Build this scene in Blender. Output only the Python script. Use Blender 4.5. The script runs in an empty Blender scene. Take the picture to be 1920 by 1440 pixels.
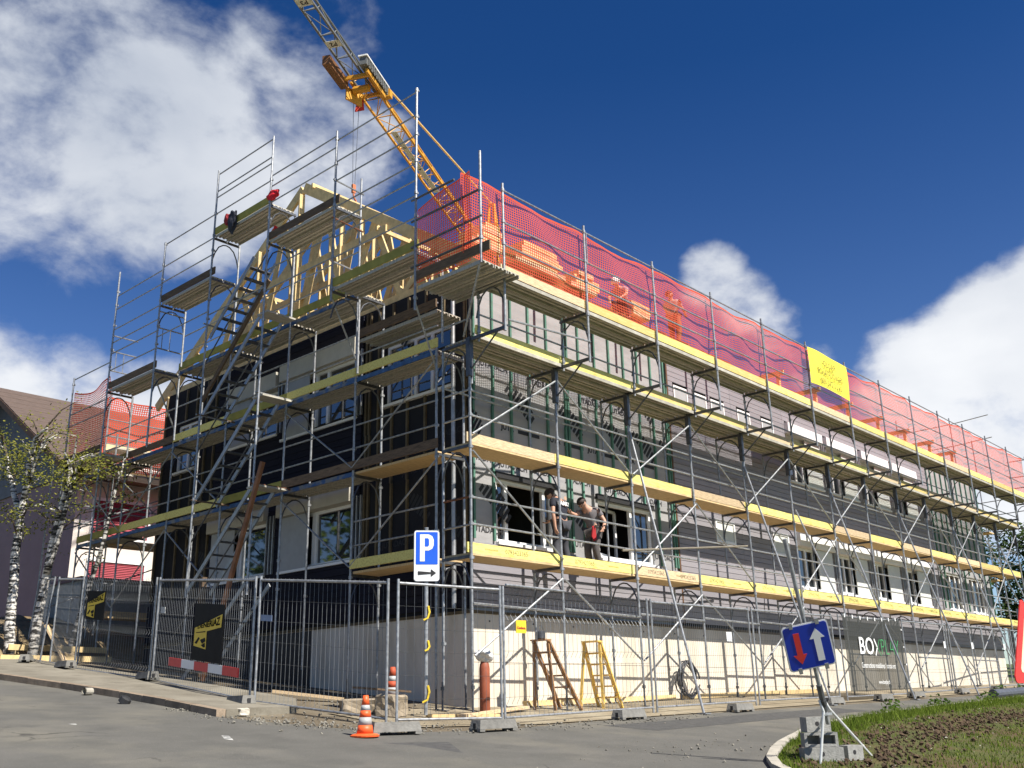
import bpy, bmesh, math, random
from math import radians as R, sin, cos, pi, sqrt
from mathutils import Vector as V, Matrix, noise as mnoise
random.seed(7)
S = bpy.context.scene
COL = S.collection
# ------------------------------------------------------------------ camera, sky, sun, exposure
cd = bpy.data.cameras.new('camera'); cam = bpy.data.objects.new('camera', cd); COL.objects.link(cam)
cd.sensor_width = 36; cd.lens = 34.753; cd.clip_start = .1; cd.clip_end = 3000
cam.matrix_world = Matrix(((0.67526, -0.21415, -0.70580, -12.3415), (-0.73723, -0.22508, -0.63704, -12.1868),
                           (-0.02244, 0.95052, -0.30987, 0.3335), (0, 0, 0, 1)))
S.camera = cam
S.view_settings.view_transform = 'Standard'; S.view_settings.look = 'None'
S.view_settings.gamma = 1; S.view_settings.use_curve_mapping = False
S.view_settings.exposure = 0.85
SUN = V((0.03, -1.0, 1.17)).normalized()
W = bpy.data.worlds.new('World'); S.world = W; W.use_nodes = True
wn, wl = W.node_tree.nodes, W.node_tree.links
wn.clear()
def wnode(t, **k):
    n = wn.new(t)
    for a, b in k.items(): setattr(n, a, b)
    return n
def wmath(op, a, b=None, c=None, clamp=False):
    n = wnode('ShaderNodeMath', operation=op, use_clamp=clamp)
    for i, v in enumerate((a, b, c)):
        if v is None: continue
        if isinstance(v, (int, float)): n.inputs[i].default_value = v
        else: wl.new(v, n.inputs[i])
    return n.outputs[0]
sky = wnode('ShaderNodeTexSky', sky_type='NISHITA', sun_disc=False)
sky.sun_elevation = math.asin(SUN.z); sky.sun_rotation = math.atan2(SUN.x, SUN.y)
sky.altitude = 800; sky.air_density = 1.0; sky.dust_density = 0.05; sky.ozone_density = 3.0
hs = wnode('ShaderNodeHueSaturation'); hs.inputs['Saturation'].default_value = 1.36; hs.inputs['Value'].default_value = 1.02
hs.inputs['Hue'].default_value = 0.513
wl.new(sky.outputs[0], hs.inputs['Color'])
bg1 = wnode('ShaderNodeBackground'); bg1.inputs['Strength'].default_value = 0.05
wl.new(hs.outputs[0], bg1.inputs['Color'])
tc = wnode('ShaderNodeTexCoord'); sep = wnode('ShaderNodeSeparateXYZ'); wl.new(tc.outputs['Generated'], sep.inputs[0])
for sock, lo, hi in (('Saturation', 1.16, 1.33), ('Value', 1.42, 1.0)):     # paler and brighter towards the horizon, all the way round
    mr = wnode('ShaderNodeMapRange'); wl.new(sep.outputs[2], mr.inputs[0]); mr.inputs[1].default_value = .12; mr.inputs[2].default_value = .58; mr.inputs[3].default_value = lo; mr.inputs[4].default_value = hi
    wl.new(mr.outputs[0], hs.inputs[sock])
den = wmath('ADD', sep.outputs[2], 0.30)
den = wmath('MAXIMUM', den, 0.12)
vm = wnode('ShaderNodeVectorMath', operation='DIVIDE'); cmb = wnode('ShaderNodeCombineXYZ')
for i in range(3): wl.new(den, cmb.inputs[i])
wl.new(tc.outputs['Generated'], vm.inputs[0]); wl.new(cmb.outputs[0], vm.inputs[1])
def wnoise(scale, detail, rough=.55, dist=0.0, off=(0, 0, 0)):
    mp = wnode('ShaderNodeMapping'); mp.inputs['Location'].default_value = off; wl.new(tc.outputs['Generated'], mp.inputs['Vector']); mp.inputs['Scale'].default_value = (1, 1, 1.5)
    n = wnode('ShaderNodeTexNoise'); n.inputs['Scale'].default_value = scale; n.inputs['Detail'].default_value = detail
    n.inputs['Roughness'].default_value = rough; n.inputs['Distortion'].default_value = dist; wl.new(mp.outputs[0], n.inputs['Vector'])
    return n.outputs['Fac']
# broad cloud banks (direction, angular radius in degrees, weight): those in view and their like round the rest of the sky
BANKS = [((.385, .776, .500), 7.2, 1.1), ((.310, .785, .535), 8.0, .72), ((.410, .715, .565), 6.5, .66), ((.350, .826, .443), 5.5, .62),
         ((.270, .835, .480), 7, .72), ((.470, .705, .530), 6, .72), ((.520, .672, .525), 4.2, .55), ((.455, .650, .610), 5, .36), ((.25, .75, .61), 9, .7),
         ((.368, .897, .248), 5.6, 1.2), ((.320, .915, .245), 6.0, 1.3), ((.43, .862, .262), 4.2, 1.05), ((.25, .94, .22), 6.5, 1.2),
         ((.800, .449, .395), 2.4, .95), ((.822, .430, .370), 2.5, 1.0), ((.842, .414, .345), 2.4, .9), ((.866, .390, .312), 2.2, .8),
         ((.921, .246, .302), 4.6, 1.25), ((.911, .300, .272), 4.6, 1.2), ((.894, .330, .300), 2.6, .9), ((.942, .243, .229), 6.5, 1.1), ((.95, .19, .29), 6, 1.2),
         ((-.25, .93, .27), 7, 1.0), ((.5, -.82, .26), 6, .9), ((.9, -.35, .3), 9, 1.1), ((.1, .95, .2), 9, 1.0)]
acc = None
for d, rad, wt in BANKS:
    dv = V(d).normalized()
    dt = wnode('ShaderNodeVectorMath', operation='DOT_PRODUCT'); wl.new(tc.outputs['Generated'], dt.inputs[0]); dt.inputs[1].default_value = dv
    mr = wnode('ShaderNodeMapRange', interpolation_type='SMOOTHSTEP'); wl.new(dt.outputs['Value'], mr.inputs[0])
    mr.inputs[1].default_value = cos(R(rad * 1.25)); mr.inputs[2].default_value = cos(R(rad * .25)); mr.inputs[4].default_value = wt
    acc = mr.outputs[0] if acc is None else wmath('MAXIMUM', acc, mr.outputs[0])
n1 = wnoise(5.2, 11, .56, .25, (3.1, 1.7, .4)); n2 = wnoise(3.4, 4, .5, .2, (7.7, 2.2, 1.9)); n3 = wnoise(15.0, 9, .6, .2, (1.2, 8.8, 3.3))
fld = wmath('ADD', acc, wmath('MULTIPLY', wmath('SUBTRACT', n1, .5), 2.6))
fld = wmath('ADD', fld, wmath('MULTIPLY', wmath('SUBTRACT', n3, .5), .95))
fld = wmath('MULTIPLY', fld, wmath('MINIMUM', wmath('MULTIPLY', acc, 3.2), 1.0))
dn = wnode('ShaderNodeMapRange', interpolation_type='SMOOTHSTEP'); wl.new(fld, dn.inputs[0])
dn.inputs[1].default_value = .34; dn.inputs[2].default_value = 1.12; dn.inputs[4].default_value = .97
shade = wmath('MULTIPLY_ADD', wmath('SUBTRACT', n2, .5), 1.2, .70)
shade = wmath('ADD', shade, wmath('MULTIPLY', wmath('SUBTRACT', n1, .5), .7))
shade = wmath('ADD', shade, wmath('MULTIPLY', wmath('SUBTRACT', .42, sep.outputs[2]), 1.35), clamp=True)
cr = wnode('ShaderNodeValToRGB'); wl.new(shade, cr.inputs[0])
cr.color_ramp.elements[0].color = (.30, .37, .50, 1); cr.color_ramp.elements[1].color = (.95, .97, 1.0, 1)
bg2 = wnode('ShaderNodeBackground'); bg2.inputs['Strength'].default_value = 0.56; wl.new(cr.outputs[0], bg2.inputs['Color'])
mx = wnode('ShaderNodeMixShader'); wl.new(dn.outputs[0], mx.inputs[0]); wl.new(bg1.outputs[0], mx.inputs[1]); wl.new(bg2.outputs[0], mx.inputs[2])
wo = wnode('ShaderNodeOutputWorld'); wl.new(mx.outputs[0], wo.inputs[0])
sl = bpy.data.lights.new('sun', 'SUN'); sl.energy = 4.9; sl.angle = R(.5); sl.color = (1, .945, .86)
so = bpy.data.objects.new('sun', sl); COL.objects.link(so); so.rotation_euler = SUN.to_track_quat('Z', 'Y').to_euler(); so.location = (0, -20, 40)
S.cycles.max_bounces = 6; S.cycles.transparent_max_bounces = 12

# ------------------------------------------------------------------ helpers
def gz(x, y):
    yy = y if -14 < y < 24 else (24 + 12 * math.tanh((y - 24) / 30) if y > 0 else -14 + 8 * math.tanh((y + 14) / 20))
    return .2 + .014 * max(-40, min(60, x)) + .105 * yy
MATS = {}
def M(name, c, r=.7, m=0.0, var=.18, sc=5.0, c2=None, bump=0.0, bsc=40.0, rnd=0.0, st=(1, 1, 1), world=False, thr=None, spec=.5, detail=5, alpha=None):
    if name in MATS: return MATS[name]
    mt = bpy.data.materials.new(name); mt.use_nodes = True; MATS[name] = mt
    nt = mt.node_tree; N, L = nt.nodes, nt.links; b = N['Principled BSDF']
    b.inputs['Roughness'].default_value = r; b.inputs['Metallic'].default_value = m; b.inputs['Specular IOR Level'].default_value = spec
    mp = N.new('ShaderNodeMapping'); mp.inputs['Scale'].default_value = st
    if world: L.new(N.new('ShaderNodeNewGeometry').outputs['Position'], mp.inputs[0])
    else: L.new(N.new('ShaderNodeTexCoord').outputs['Object'], mp.inputs[0])
    n = N.new('ShaderNodeTexNoise'); n.inputs['Scale'].default_value = sc; n.inputs['Detail'].default_value = detail; n.inputs['Roughness'].default_value = .6
    L.new(mp.outputs[0], n.inputs[0])
    rp = N.new('ShaderNodeValToRGB'); L.new(n.outputs['Fac'], rp.inputs[0])
    a, z = rp.color_ramp.elements
    if thr: a.position, z.position = thr
    else: a.position, z.position = .32, .68
    if c2 is None: a.color = tuple(v * (1 - var) for v in c) + (1,); z.color = tuple(min(1, v * (1 + var)) for v in c) + (1,)
    else: a.color = tuple(c) + (1,); z.color = tuple(c2) + (1,)
    out = rp.outputs[0]
    if rnd:
        oi = N.new('ShaderNodeObjectInfo'); mr = N.new('ShaderNodeMapRange'); L.new(oi.outputs['Random'], mr.inputs[0])
        mr.inputs[3].default_value = 1 - rnd; mr.inputs[4].default_value = 1 + rnd
        h = N.new('ShaderNodeHueSaturation'); L.new(mr.outputs[0], h.inputs['Value']); L.new(out, h.inputs['Color']); out = h.outputs[0]
    L.new(out, b.inputs['Base Color'])
    if bump:
        n2 = N.new('ShaderNodeTexNoise'); n2.inputs['Scale'].default_value = bsc; n2.inputs['Detail'].default_value = 4; L.new(mp.outputs[0], n2.inputs[0])
        bp = N.new('ShaderNodeBump'); bp.inputs['Strength'].default_value = bump; bp.inputs['Distance'].default_value = .02
        L.new(n2.outputs['Fac'], bp.inputs['Height']); L.new(bp.outputs[0], b.inputs['Normal'])
    return mt
class MB:
    def __init__(s): s.v, s.f, s.mi = [], [], []
    def add(s, vs, fs, mi=0):
        o = len(s.v); s.v += [tuple(p) for p in vs]; s.f += [tuple(i + o for i in f) for f in fs]; s.mi += [mi] * len(fs); return s
    def quad(s, a, b, c, d, mi=0): return s.add((a, b, c, d), ((0, 1, 2, 3),), mi)
    def hexa(s, p, mi=0): return s.add(p, ((3, 2, 1, 0), (4, 5, 6, 7), (0, 1, 5, 4), (1, 2, 6, 5), (2, 3, 7, 6), (3, 0, 4, 7)), mi)
    def box(s, x0, x1, y0, y1, z0, z1, mi=0):
        return s.hexa([(x0, y0, z0), (x1, y0, z0), (x1, y1, z0), (x0, y1, z0), (x0, y0, z1), (x1, y0, z1), (x1, y1, z1), (x0, y1, z1)], mi)
    def bar(s, a, b, w, h, up=(0, 0, 1), mi=0):
        a, b = V(a), V(b); d = (b - a).normalized(); u = V(up); u = (u - d * u.dot(d))
        if u.length < 1e-3: u = V((1, 0, 0)) - d * d.x
        u.normalize(); r = d.cross(u); r *= w / 2; u *= h / 2
        return s.hexa([a - r - u, a + r - u, b + r - u, b - r - u, a - r + u, a + r + u, b + r + u, b - r + u], mi)
    def tube(s, a, b, r, n=6, mi=0, r2=None, cap=True):
        a, b = V(a), V(b); d = (b - a).normalized(); u = d.orthogonal().normalized(); w = d.cross(u); r2 = r if r2 is None else r2
        vs = [a + (u * cos(2 * pi * i / n) + w * sin(2 * pi * i / n)) * r for i in range(n)] + [b + (u * cos(2 * pi * i / n) + w * sin(2 * pi * i / n)) * r2 for i in range(n)]
        fs = [(i, (i + 1) % n, n + (i + 1) % n, n + i) for i in range(n)]
        if cap: fs += [tuple(range(n - 1, -1, -1)), tuple(range(n, 2 * n))]
        return s.add(vs, fs, mi)
    def path(s, pts, r, n=6, mi=0, rs=None):
        pts = [V(p) for p in pts]; rings = []; up = None
        for i, p in enumerate(pts):
            d = (pts[min(i + 1, len(pts) - 1)] - pts[max(i - 1, 0)]).normalized()
            u = d.orthogonal().normalized() if up is None else (up - d * up.dot(d)).normalized()
            up = u; w = d.cross(u); rr = rs[i] if rs else r
            rings.append([p + (u * cos(2 * pi * k / n) + w * sin(2 * pi * k / n)) * rr for k in range(n)])
        vs = [p for g in rings for p in g]
        fs = [(i * n + k, i * n + (k + 1) % n, (i + 1) * n + (k + 1) % n, (i + 1) * n + k) for i in range(len(pts) - 1) for k in range(n)]
        fs += [tuple(range(n - 1, -1, -1)), tuple(range(len(vs) - n, len(vs)))]
        return s.add(vs, fs, mi)
    def lathe(s, prof, n=16, c=(0, 0, 0), mi=0):
        vs = [(c[0] + r * cos(2 * pi * k / n), c[1] + r * sin(2 * pi * k / n), c[2] + z) for r, z in prof for k in range(n)]
        fs = [(i * n + k, i * n + (k + 1) % n, (i + 1) * n + (k + 1) % n, (i + 1) * n + k) for i in range(len(prof) - 1) for k in range(n)]
        return s.add(vs, fs + [tuple(range(n - 1, -1, -1)), tuple(range(len(vs) - n, len(vs)))], mi)
    def prism(s, poly, fn, d0, d1, mi=0):
        n = len(poly); vs = [fn(u, v, d0) for u, v in poly] + [fn(u, v, d1) for u, v in poly]
        return s.add(vs, [tuple(range(n)), tuple(range(2 * n - 1, n - 1, -1))] + [(i, n + i, n + (i + 1) % n, (i + 1) % n) for i in range(n)], mi)
    def mesh(s, name, mats, smooth=False):
        me = bpy.data.meshes.new(name); me.from_pydata(s.v, [], s.f)
        for m in (mats if isinstance(mats, (list, tuple)) else [mats]): me.materials.append(m)
        if any(s.mi): me.polygons.foreach_set('material_index', s.mi)
        if smooth: me.polygons.foreach_set('use_smooth', [True] * len(me.polygons))
        bm = bmesh.new(); bm.from_mesh(me); bmesh.ops.recalc_face_normals(bm, faces=bm.faces); bm.to_mesh(me); bm.free()
        return me
WL = {}     # world offset of things built in world coordinates
def tag(o, label=None, cat=None, group=None, kind=None):
    for k, v in (('label', label), ('category', cat), ('group', group), ('kind', kind)):
        if v: o[k] = v
    return o
def thing(name, label, cat, base=(0, 0, 0), group=None, rot=0, world=True):
    "an Empty at the base of a thing; with world=True its parts are given in world coordinates"
    o = bpy.data.objects.new(name, None); COL.objects.link(o); o.empty_display_size = .3
    o.location = base; o.rotation_euler = (0, 0, rot) if not isinstance(rot, tuple) else rot
    if world: WL[o] = V(base)
    return tag(o, label, cat, group)
def obj(name, me, parent=None, loc=(0, 0, 0), rot=None, kind=None, label=None):
    o = bpy.data.objects.new(name, me); COL.objects.link(o); o.location = loc
    if rot is not None: o.rotation_euler = rot
    if parent is not None:
        o.parent = parent
        if parent in WL: o.matrix_parent_inverse = Matrix.Translation(-WL[parent]); WL[o] = V(loc)
    return tag(o, label, None, None, kind)
def put(name, mb, mat, parent=None, kind=None, smooth=False, label=None):
    return obj(name, mb.mesh(name, mat, smooth), parent, kind=kind, label=label)
def copy_tree(o, parent=None):
    c = o.copy(); COL.objects.link(c)
    if parent is not None: c.parent = parent
    for ch in list(o.children): copy_tree(ch, c)
    return c
TXT = {}
def text_mesh(s, size, mat, depth=.002, align='CENTER', bold=0.0):
    k = (s, size, mat.name, depth, align, bold)
    if k in TXT: return TXT[k]
    cu = bpy.data.curves.new('t', 'FONT'); cu.body = s; cu.size = size; cu.extrude = depth; cu.align_x = align; cu.align_y = 'CENTER'; cu.offset = bold
    cu.resolution_u = 3
    o = bpy.data.objects.new('t', cu); COL.objects.link(o)
    me = bpy.data.meshes.new_from_object(o.evaluated_get(bpy.context.evaluated_depsgraph_get()))
    bpy.data.objects.remove(o); me.materials.clear(); me.materials.append(mat); me.name = 'lettering'
    TXT[k] = me; return me
def wmesh(me, mtx):
    "a copy of a mesh moved by a matrix"
    m = me.copy(); m.transform(mtx); return m
def frame_mtx(o, ux, uy):
    ux, uy = V(ux).normalized(), V(uy).normalized(); uz = ux.cross(uy)
    return Matrix(((ux.x, uy.x, uz.x, o[0]), (ux.y, uy.y, uz.y, o[1]), (ux.z, uy.z, uz.z, o[2]), (0, 0, 0, 1)))
# ------------------------------------------------------------------ materials
steel = M('galvanised_steel', (.29, .30, .31), .42, .4, var=.35, sc=14, rnd=.12)
steel_d = M('dull_steel', (.115, .12, .13), .5, .7, var=.3, sc=10, rnd=.1)
alu = M('aluminium', (.36, .37, .38), .45, .6, var=.2, sc=10)
rust = M('rusty_steel', (.17, .07, .035), .8, .3, var=.4, sc=12)
yellow = M('yellow_board_paint', (.54, .41, .10), .7, c2=(.76, .66, .20), sc=5, st=(1, 5, 5), rnd=.14, bump=.15, thr=(.30, .52), detail=9)
wood = M('plank_wood', (.56, .42, .25), .8, var=.3, sc=7, st=(1, 9, 9), rnd=.18, bump=.2)
woodp = M('pale_new_timber', (.62, .46, .22), .75, var=.18, sc=6, rnd=.12, bump=.1)
woodd = M('dark_brown_timber', (.13, .085, .05), .85, var=.35, sc=6, st=(6, 1, 6), rnd=.2)  # much darker brown than the other planks
deckwood = M('deck_plywood', (.60, .43, .22), .75, var=.2, sc=5, st=(1, 6, 1), rnd=.12)
decksteel = M('deck_steel', (.45, .42, .35), .6, .25, var=.22, sc=5, st=(1, 5, 1), rnd=.12)
membrane = M('grey_membrane', (.30, .295, .295), .7, var=.12, sc=1.6, bump=1.0, bsc=2.6, st=(.6, 1, 1.8), world=True)
membrane_d = M('shade_darkened_membrane', (.026, .026, .029), .9, spec=.08, var=.15, sc=1.2, bump=.4, bsc=3.5, world=True)  # dark membrane, tone lowered to put the gable's shade into it
blackp = M('black_print', (.018, .018, .02), .7)
whitep = M('white_print', (.78, .78, .76), .6)
batten_g = M('green_batten', (.075, .185, .135), .7, var=.2, sc=6, rnd=.15)
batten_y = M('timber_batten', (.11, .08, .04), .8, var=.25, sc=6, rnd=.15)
clad = M('mauve_cladding', (.245, .232, .250), .62, var=.10, sc=8, st=(.3, 1, 6), rnd=.05)
clad_d = M('shade_darkened_cladding', (.018, .018, .027), .85, spec=.1, var=.15, sc=8, st=(1, .3, 6), rnd=.06)  # dark blue-grey boards, darkened further with the gable's shade in the colour
concrete = M('plinth_concrete', (.48, .42, .32), .85, c2=(.64, .585, .49), thr=(.28, .55), sc=1.3, st=(1.6, 1.6, .45), bump=.2, bsc=14, world=True, detail=10)
concrete_b = M('block_concrete', (.30, .295, .28), .9, var=.2, sc=8, bump=.3, bsc=30)
upvc = M('white_window_frame', (.78, .78, .77), .4, var=.04)
panelg = M('grey_shaded_panel', (.34, .35, .36), .6, var=.06)  # own grey on the long side; on the gable, shade put into the tone
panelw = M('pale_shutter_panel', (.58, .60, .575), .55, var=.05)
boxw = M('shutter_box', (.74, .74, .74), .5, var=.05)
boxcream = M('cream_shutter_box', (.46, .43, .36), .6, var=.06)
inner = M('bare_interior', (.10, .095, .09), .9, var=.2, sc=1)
flat_black = M('black_tape_and_panel', (.02, .02, .022), .6)
def glassm():
    mt = bpy.data.materials.new('window_glass'); mt.use_nodes = True; b = mt.node_tree.nodes['Principled BSDF']
    b.inputs['Base Color'].default_value = (.012, .016, .02, 1); b.inputs['Roughness'].default_value = .03; b.inputs['IOR'].default_value = 1.9
    b.inputs['Specular IOR Level'].default_value = .9
    return mt
glass = glassm()
# ------------------------------------------------------------------ ground, road, pavement, kerbs
def gm(name, cols, scs, r=.9, cracks=False, bump=.3, bsc=60, sp=.3):
    "layered ground material in world coordinates: cols = base pair, patches, specks"
    mt = bpy.data.materials.new(name); mt.use_nodes = True; nt = mt.node_tree; N, L = nt.nodes, nt.links; b = N['Principled BSDF']
    b.inputs['Roughness'].default_value = r; b.inputs['Specular IOR Level'].default_value = sp
    g = N.new('ShaderNodeNewGeometry').outputs['Position']
    def nz(sc, det, lo, hi, c0, c1, rough=.6):
        n = N.new('ShaderNodeTexNoise'); n.inputs['Scale'].default_value = sc; n.inputs['Detail'].default_value = det; n.inputs['Roughness'].default_value = rough; L.new(g, n.inputs[0])
        rp = N.new('ShaderNodeValToRGB'); L.new(n.outputs['Fac'], rp.inputs[0]); rp.color_ramp.elements[0].position = lo; rp.color_ramp.elements[1].position = hi
        rp.color_ramp.elements[0].color = (*c0, 1); rp.color_ramp.elements[1].color = (*c1, 1); return rp.outputs[0]
    def mix(f, a, c, t='MIX'):
        m = N.new('ShaderNodeMix'); m.data_type = 'RGBA'; m.blend_type = t
        if isinstance(f, float): m.inputs[0].default_value = f
        else: L.new(f, m.inputs[0])
        L.new(a, m.inputs[6])
        if isinstance(c, tuple): m.inputs[7].default_value = (*c, 1)
        else: L.new(c, m.inputs[7])
        return m.outputs[2]
    col = nz(scs[0], 6, .35, .65, cols[0], cols[1])
    pf = nz(scs[1], 5, .5, .66, (0, 0, 0), (1, 1, 1)); col = mix(pf, col, cols[2])
    pf2 = nz(scs[1] * 3.1, 5, .56, .7, (0, 0, 0), (.7, .7, .7)); col = mix(pf2, col, cols[3])
    sf = nz(scs[2], 2, .64, .72, (0, 0, 0), (.8, .8, .8)); col = mix(sf, col, cols[4])
    if cracks:
        w = N.new('ShaderNodeTexNoise'); w.inputs['Scale'].default_value = 1.6; w.inputs['Detail'].default_value = 4; L.new(g, w.inputs[0])
        ad = N.new('ShaderNodeVectorMath'); ad.operation = 'MULTIPLY_ADD'; L.new(w.outputs['Color'], ad.inputs[0]); ad.inputs[1].default_value = (1.3, 1.3, .2); L.new(g, ad.inputs[2])
        v = N.new('ShaderNodeTexVoronoi'); v.feature = 'DISTANCE_TO_EDGE'; v.inputs['Scale'].default_value = .45; L.new(ad.outputs[0], v.inputs[0])
        cf = N.new('ShaderNodeMapRange'); L.new(v.outputs['Distance'], cf.inputs[0]); cf.inputs[1].default_value = .002; cf.inputs[2].default_value = .009; cf.inputs[3].default_value = .6; cf.inputs[4].default_value = 0
        gate = nz(.35, 3, .54, .62, (0, 0, 0), (1, 1, 1)); mu = N.new('ShaderNodeMath'); mu.operation = 'MULTIPLY'; L.new(cf.outputs[0], mu.inputs[0]); L.new(gate, mu.inputs[1])
        col = mix(mu.outputs[0], col, (.022, .021, .02))
    L.new(col, b.inputs['Base Color'])
    n2 = N.new('ShaderNodeTexNoise'); n2.inputs['Scale'].default_value = bsc; n2.inputs['Detail'].default_value = 3; L.new(g, n2.inputs[0])
    bp = N.new('ShaderNodeBump'); bp.inputs['Strength'].default_value = bump; bp.inputs['Distance'].default_value = .02; L.new(n2.outputs['Fac'], bp.inputs['Height']); L.new(bp.outputs[0], b.inputs['Normal'])
    return mt
asphalt = gm('asphalt', [(.092, .090, .080), (.116, .112, .100), (.150, .141, .116), (.076, .074, .067), (.23, .22, .195)], (1.1, .33, 55), cracks=True)
soil = gm('site_soil', [(.10, .08, .052), (.15, .122, .083), (.19, .162, .115), (.07, .054, .036), (.30, .27, .21)], (1.3, .5, 22), bump=.8, bsc=18)
yardm = gm('sandy_yard', [(.20, .165, .11), (.28, .235, .16), (.32, .28, .20), (.13, .10, .065), (.42, .38, .30)], (1.1, .6, 25), bump=.6, bsc=22)
pavem = gm('pavement_concrete', [(.16, .145, .112), (.21, .19, .15), (.24, .22, .175), (.11, .095, .07), (.3, .28, .23)], (1.2, .6, 40))
turf = gm('turf_soil', [(.050, .062, .014), (.085, .085, .024), (.085, .052, .026), (.10, .065, .034), (.16, .12, .075)], (2.2, .55, 26), bump=1.0, bsc=16)
far_grass = gm('meadow', [(.06, .09, .025), (.09, .12, .03), (.12, .12, .05), (.05, .07, .02), (.1, .13, .04)], (.3, .1, 6))
mb = MB(); xs = [-400, -200, -120, -80, -60] + list(range(-45, 75, 5)) + [90, 120, 200, 400, 900]; ys = [-400, -200, -100, -60, -40, -30, -20, -14] + list(range(-10, 24, 2)) + [24, 26, 28, 30, 34, 38, 44, 52, 64, 80, 120, 200, 400, 900]
nx = len(xs)
mb.add([(x, y, gz(x, y) - .012) for y in ys for x in xs], [(j * nx + i, j * nx + i + 1, (j + 1) * nx + i + 1, (j + 1) * nx + i) for j in range(len(ys) - 1) for i in range(nx - 1)])
for k, f in enumerate(mb.f):
    c = sum((V(mb.v[i]) for i in f), V()) / 4; mb.mi[k] = 0 if (-12 < c.x < 36 and -16 < c.y < 30) else 1
tag(put('ground', mb, [soil, far_grass]), kind='structure')
def sheet(name, pts, off, mat, kind='structure'):
    mb = MB(); mb.add([(x, y, gz(x, y) + off) for x, y in pts], [tuple(range(len(pts)))]); return tag(put(name, mb, mat), kind=kind)
GK = [(55, -2.0), (28, -2.35), (20, -2.6), (12, -3.0), (7.6, -3.35), (5.1, -3.75), (3.6, -4.08), (2.34, -4.50), (1.2, -4.88), (.4, -5.2), (-.5, -5.62), (-1.15, -6.05), (-1.7, -6.6), (-2.15, -7.3), (-2.5, -8.2), (-2.75, -9.5), (-2.9, -13.9)]
LK = [(-4.9, 23.5), (-4.6, 12.0), (-4.35, 8.6), (-4.1, 6.4), (-3.97, 4.4), (-3.95, 2.9), (-4.02, 1.3)]
RE = [(-3.75, .5), (-3.3, -.5), (-2.75, -1.35), (-1.2, -1.72), (.4, -1.55), (3, -1.45), (6, -1.5), (12, -1.55), (20, -1.5), (30, -1.2), (55, -.8)]
sheet('road', LK + RE + GK + [(-45, -13.9), (-45, 23.5)], .004, asphalt)
sheet('yard', [(-2.1, 1.2), (-2.3, -.9), (.2, -1.4), (31, -.8), (33, 1.2)], .004, yardm)
sheet('turf', [(x + .0, y - .12) for x, y in GK[:1]] + [(x + .05, y - .13) for x, y in GK[1:]] + [(55, -13.9)], .05, turf)
# worn white dashes on the road
mb = MB()
for cx, cy, l, a in ((-6.9, 2.1, .55, 1.3), (-6.25, 1.0, .35, 1.25), (-5.2, -.9, .5, 1.1), (-5.9, .25, .22, 1.2), (-5.0, -3.0, .4, .9)):
    dx, dy = cos(a) * l / 2, sin(a) * l / 2; px, py = -sin(a) * .055, cos(a) * .055
    q = [(cx - dx - px, cy - dy - py), (cx + dx - px * .6, cy + dy - py * .6), (cx + dx + px, cy + dy + py), (cx - dx + px * .7, cy - dy + py * .7)]
    mb.add([(x, y, gz(x, y) + .009) for x, y in q], [(0, 1, 2, 3)])
for nm, pts, c in (('asphalt_patch', [(-5.6, -2.6), (-3.6, -3.5), (-2.9, -2.4), (-4.8, -1.7)], (.062, .061, .058)), ('asphalt_patch', [(.9, -2.0), (9.5, -1.9), (9.6, -2.6), (1.2, -2.85)], (.070, .069, .064)), ('asphalt_patch', [(-8.2, 4.9), (-6.6, 3.2), (-6.0, 3.7), (-7.5, 5.4)], (.068, .066, .062))):
    m2 = MB(); m2.add([(x + random.uniform(-.05, .05), y, gz(x, y) + .0065) for x, y in pts], [(0, 1, 2, 3)]); tag(put(nm, m2, M('patch_asphalt', c, .92, var=.25, sc=9, world=True, bump=.3, bsc=60)), kind='structure')
tag(put('road_marking', mb, M('worn_road_paint', (.2, .2, .19), .8, c2=(.62, .62, .58), sc=9, thr=(.42, .58))), kind='structure')
# raised pavement on the left and its kerb stones
mb = MB(); inn = [(-1.9, 23.5), (-1.6, 12), (-1.5, 6), (-1.7, 2.6), (-2.5, 1.45)]
outl = [(x + .16, y) for x, y in LK]; P = outl + [(inn[-1][0], inn[-1][1])] + inn[::-1][1:]
n = len(P); mb.add([(x, y, gz(x, y) + .10) for x, y in P] + [(x, y, gz(x, y) - .1) for x, y in P], [tuple(range(n))] + [(i, n + i, n + (i + 1) % n, (i + 1) % n) for i in range(n)])
pav = tag(put('pavement', mb, pavem), kind='structure')
def kerb(name, line, w, h, step, mat, side=1, gap=.012):
    root = thing(name, None, None, (line[0][0], line[0][1], gz(*line[0]))); root['kind'] = 'structure'
    pts = [V((x, y, 0)) for x, y in line]; seg = []; acc = 0
    for a, b in zip(pts, pts[1:]):
        L = (b - a).length; k = max(1, round(L / step))
        for i in range(k): seg.append((a.lerp(b, i / k), a.lerp(b, (i + 1) / k)))
    for i, (a, b) in enumerate(seg[:300]):
        d = (b - a).normalized(); nrm = V((-d.y, d.x, 0)) * side; a = a + d * gap / 2; b = b - d * gap / 2; dz = random.uniform(-.006, .006)
        p = [a, a + nrm * w, b + nrm * w, b]; mb = MB()
        mb.hexa([(q.x, q.y, gz(q.x, q.y) - .12) for q in p] + [(q.x, q.y, gz(q.x, q.y) + h + dz) for q in p]); put('kerb_stone', mb, mat, root)
    return root
kerbm = M('kerb_concrete', (.36, .335, .28), .85, var=.2, sc=6, bump=.3, rnd=.12, world=True)
kerbd = M('dirty_kerb', (.22, .17, .12), .9, var=.3, sc=5, bump=.4, rnd=.15, world=True)
kerb('kerb', LK, .15, .11, 1.0, kerbd)
kerb('kerb', GK[1:], .13, .075, .95, kerbm, side=1)
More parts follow.
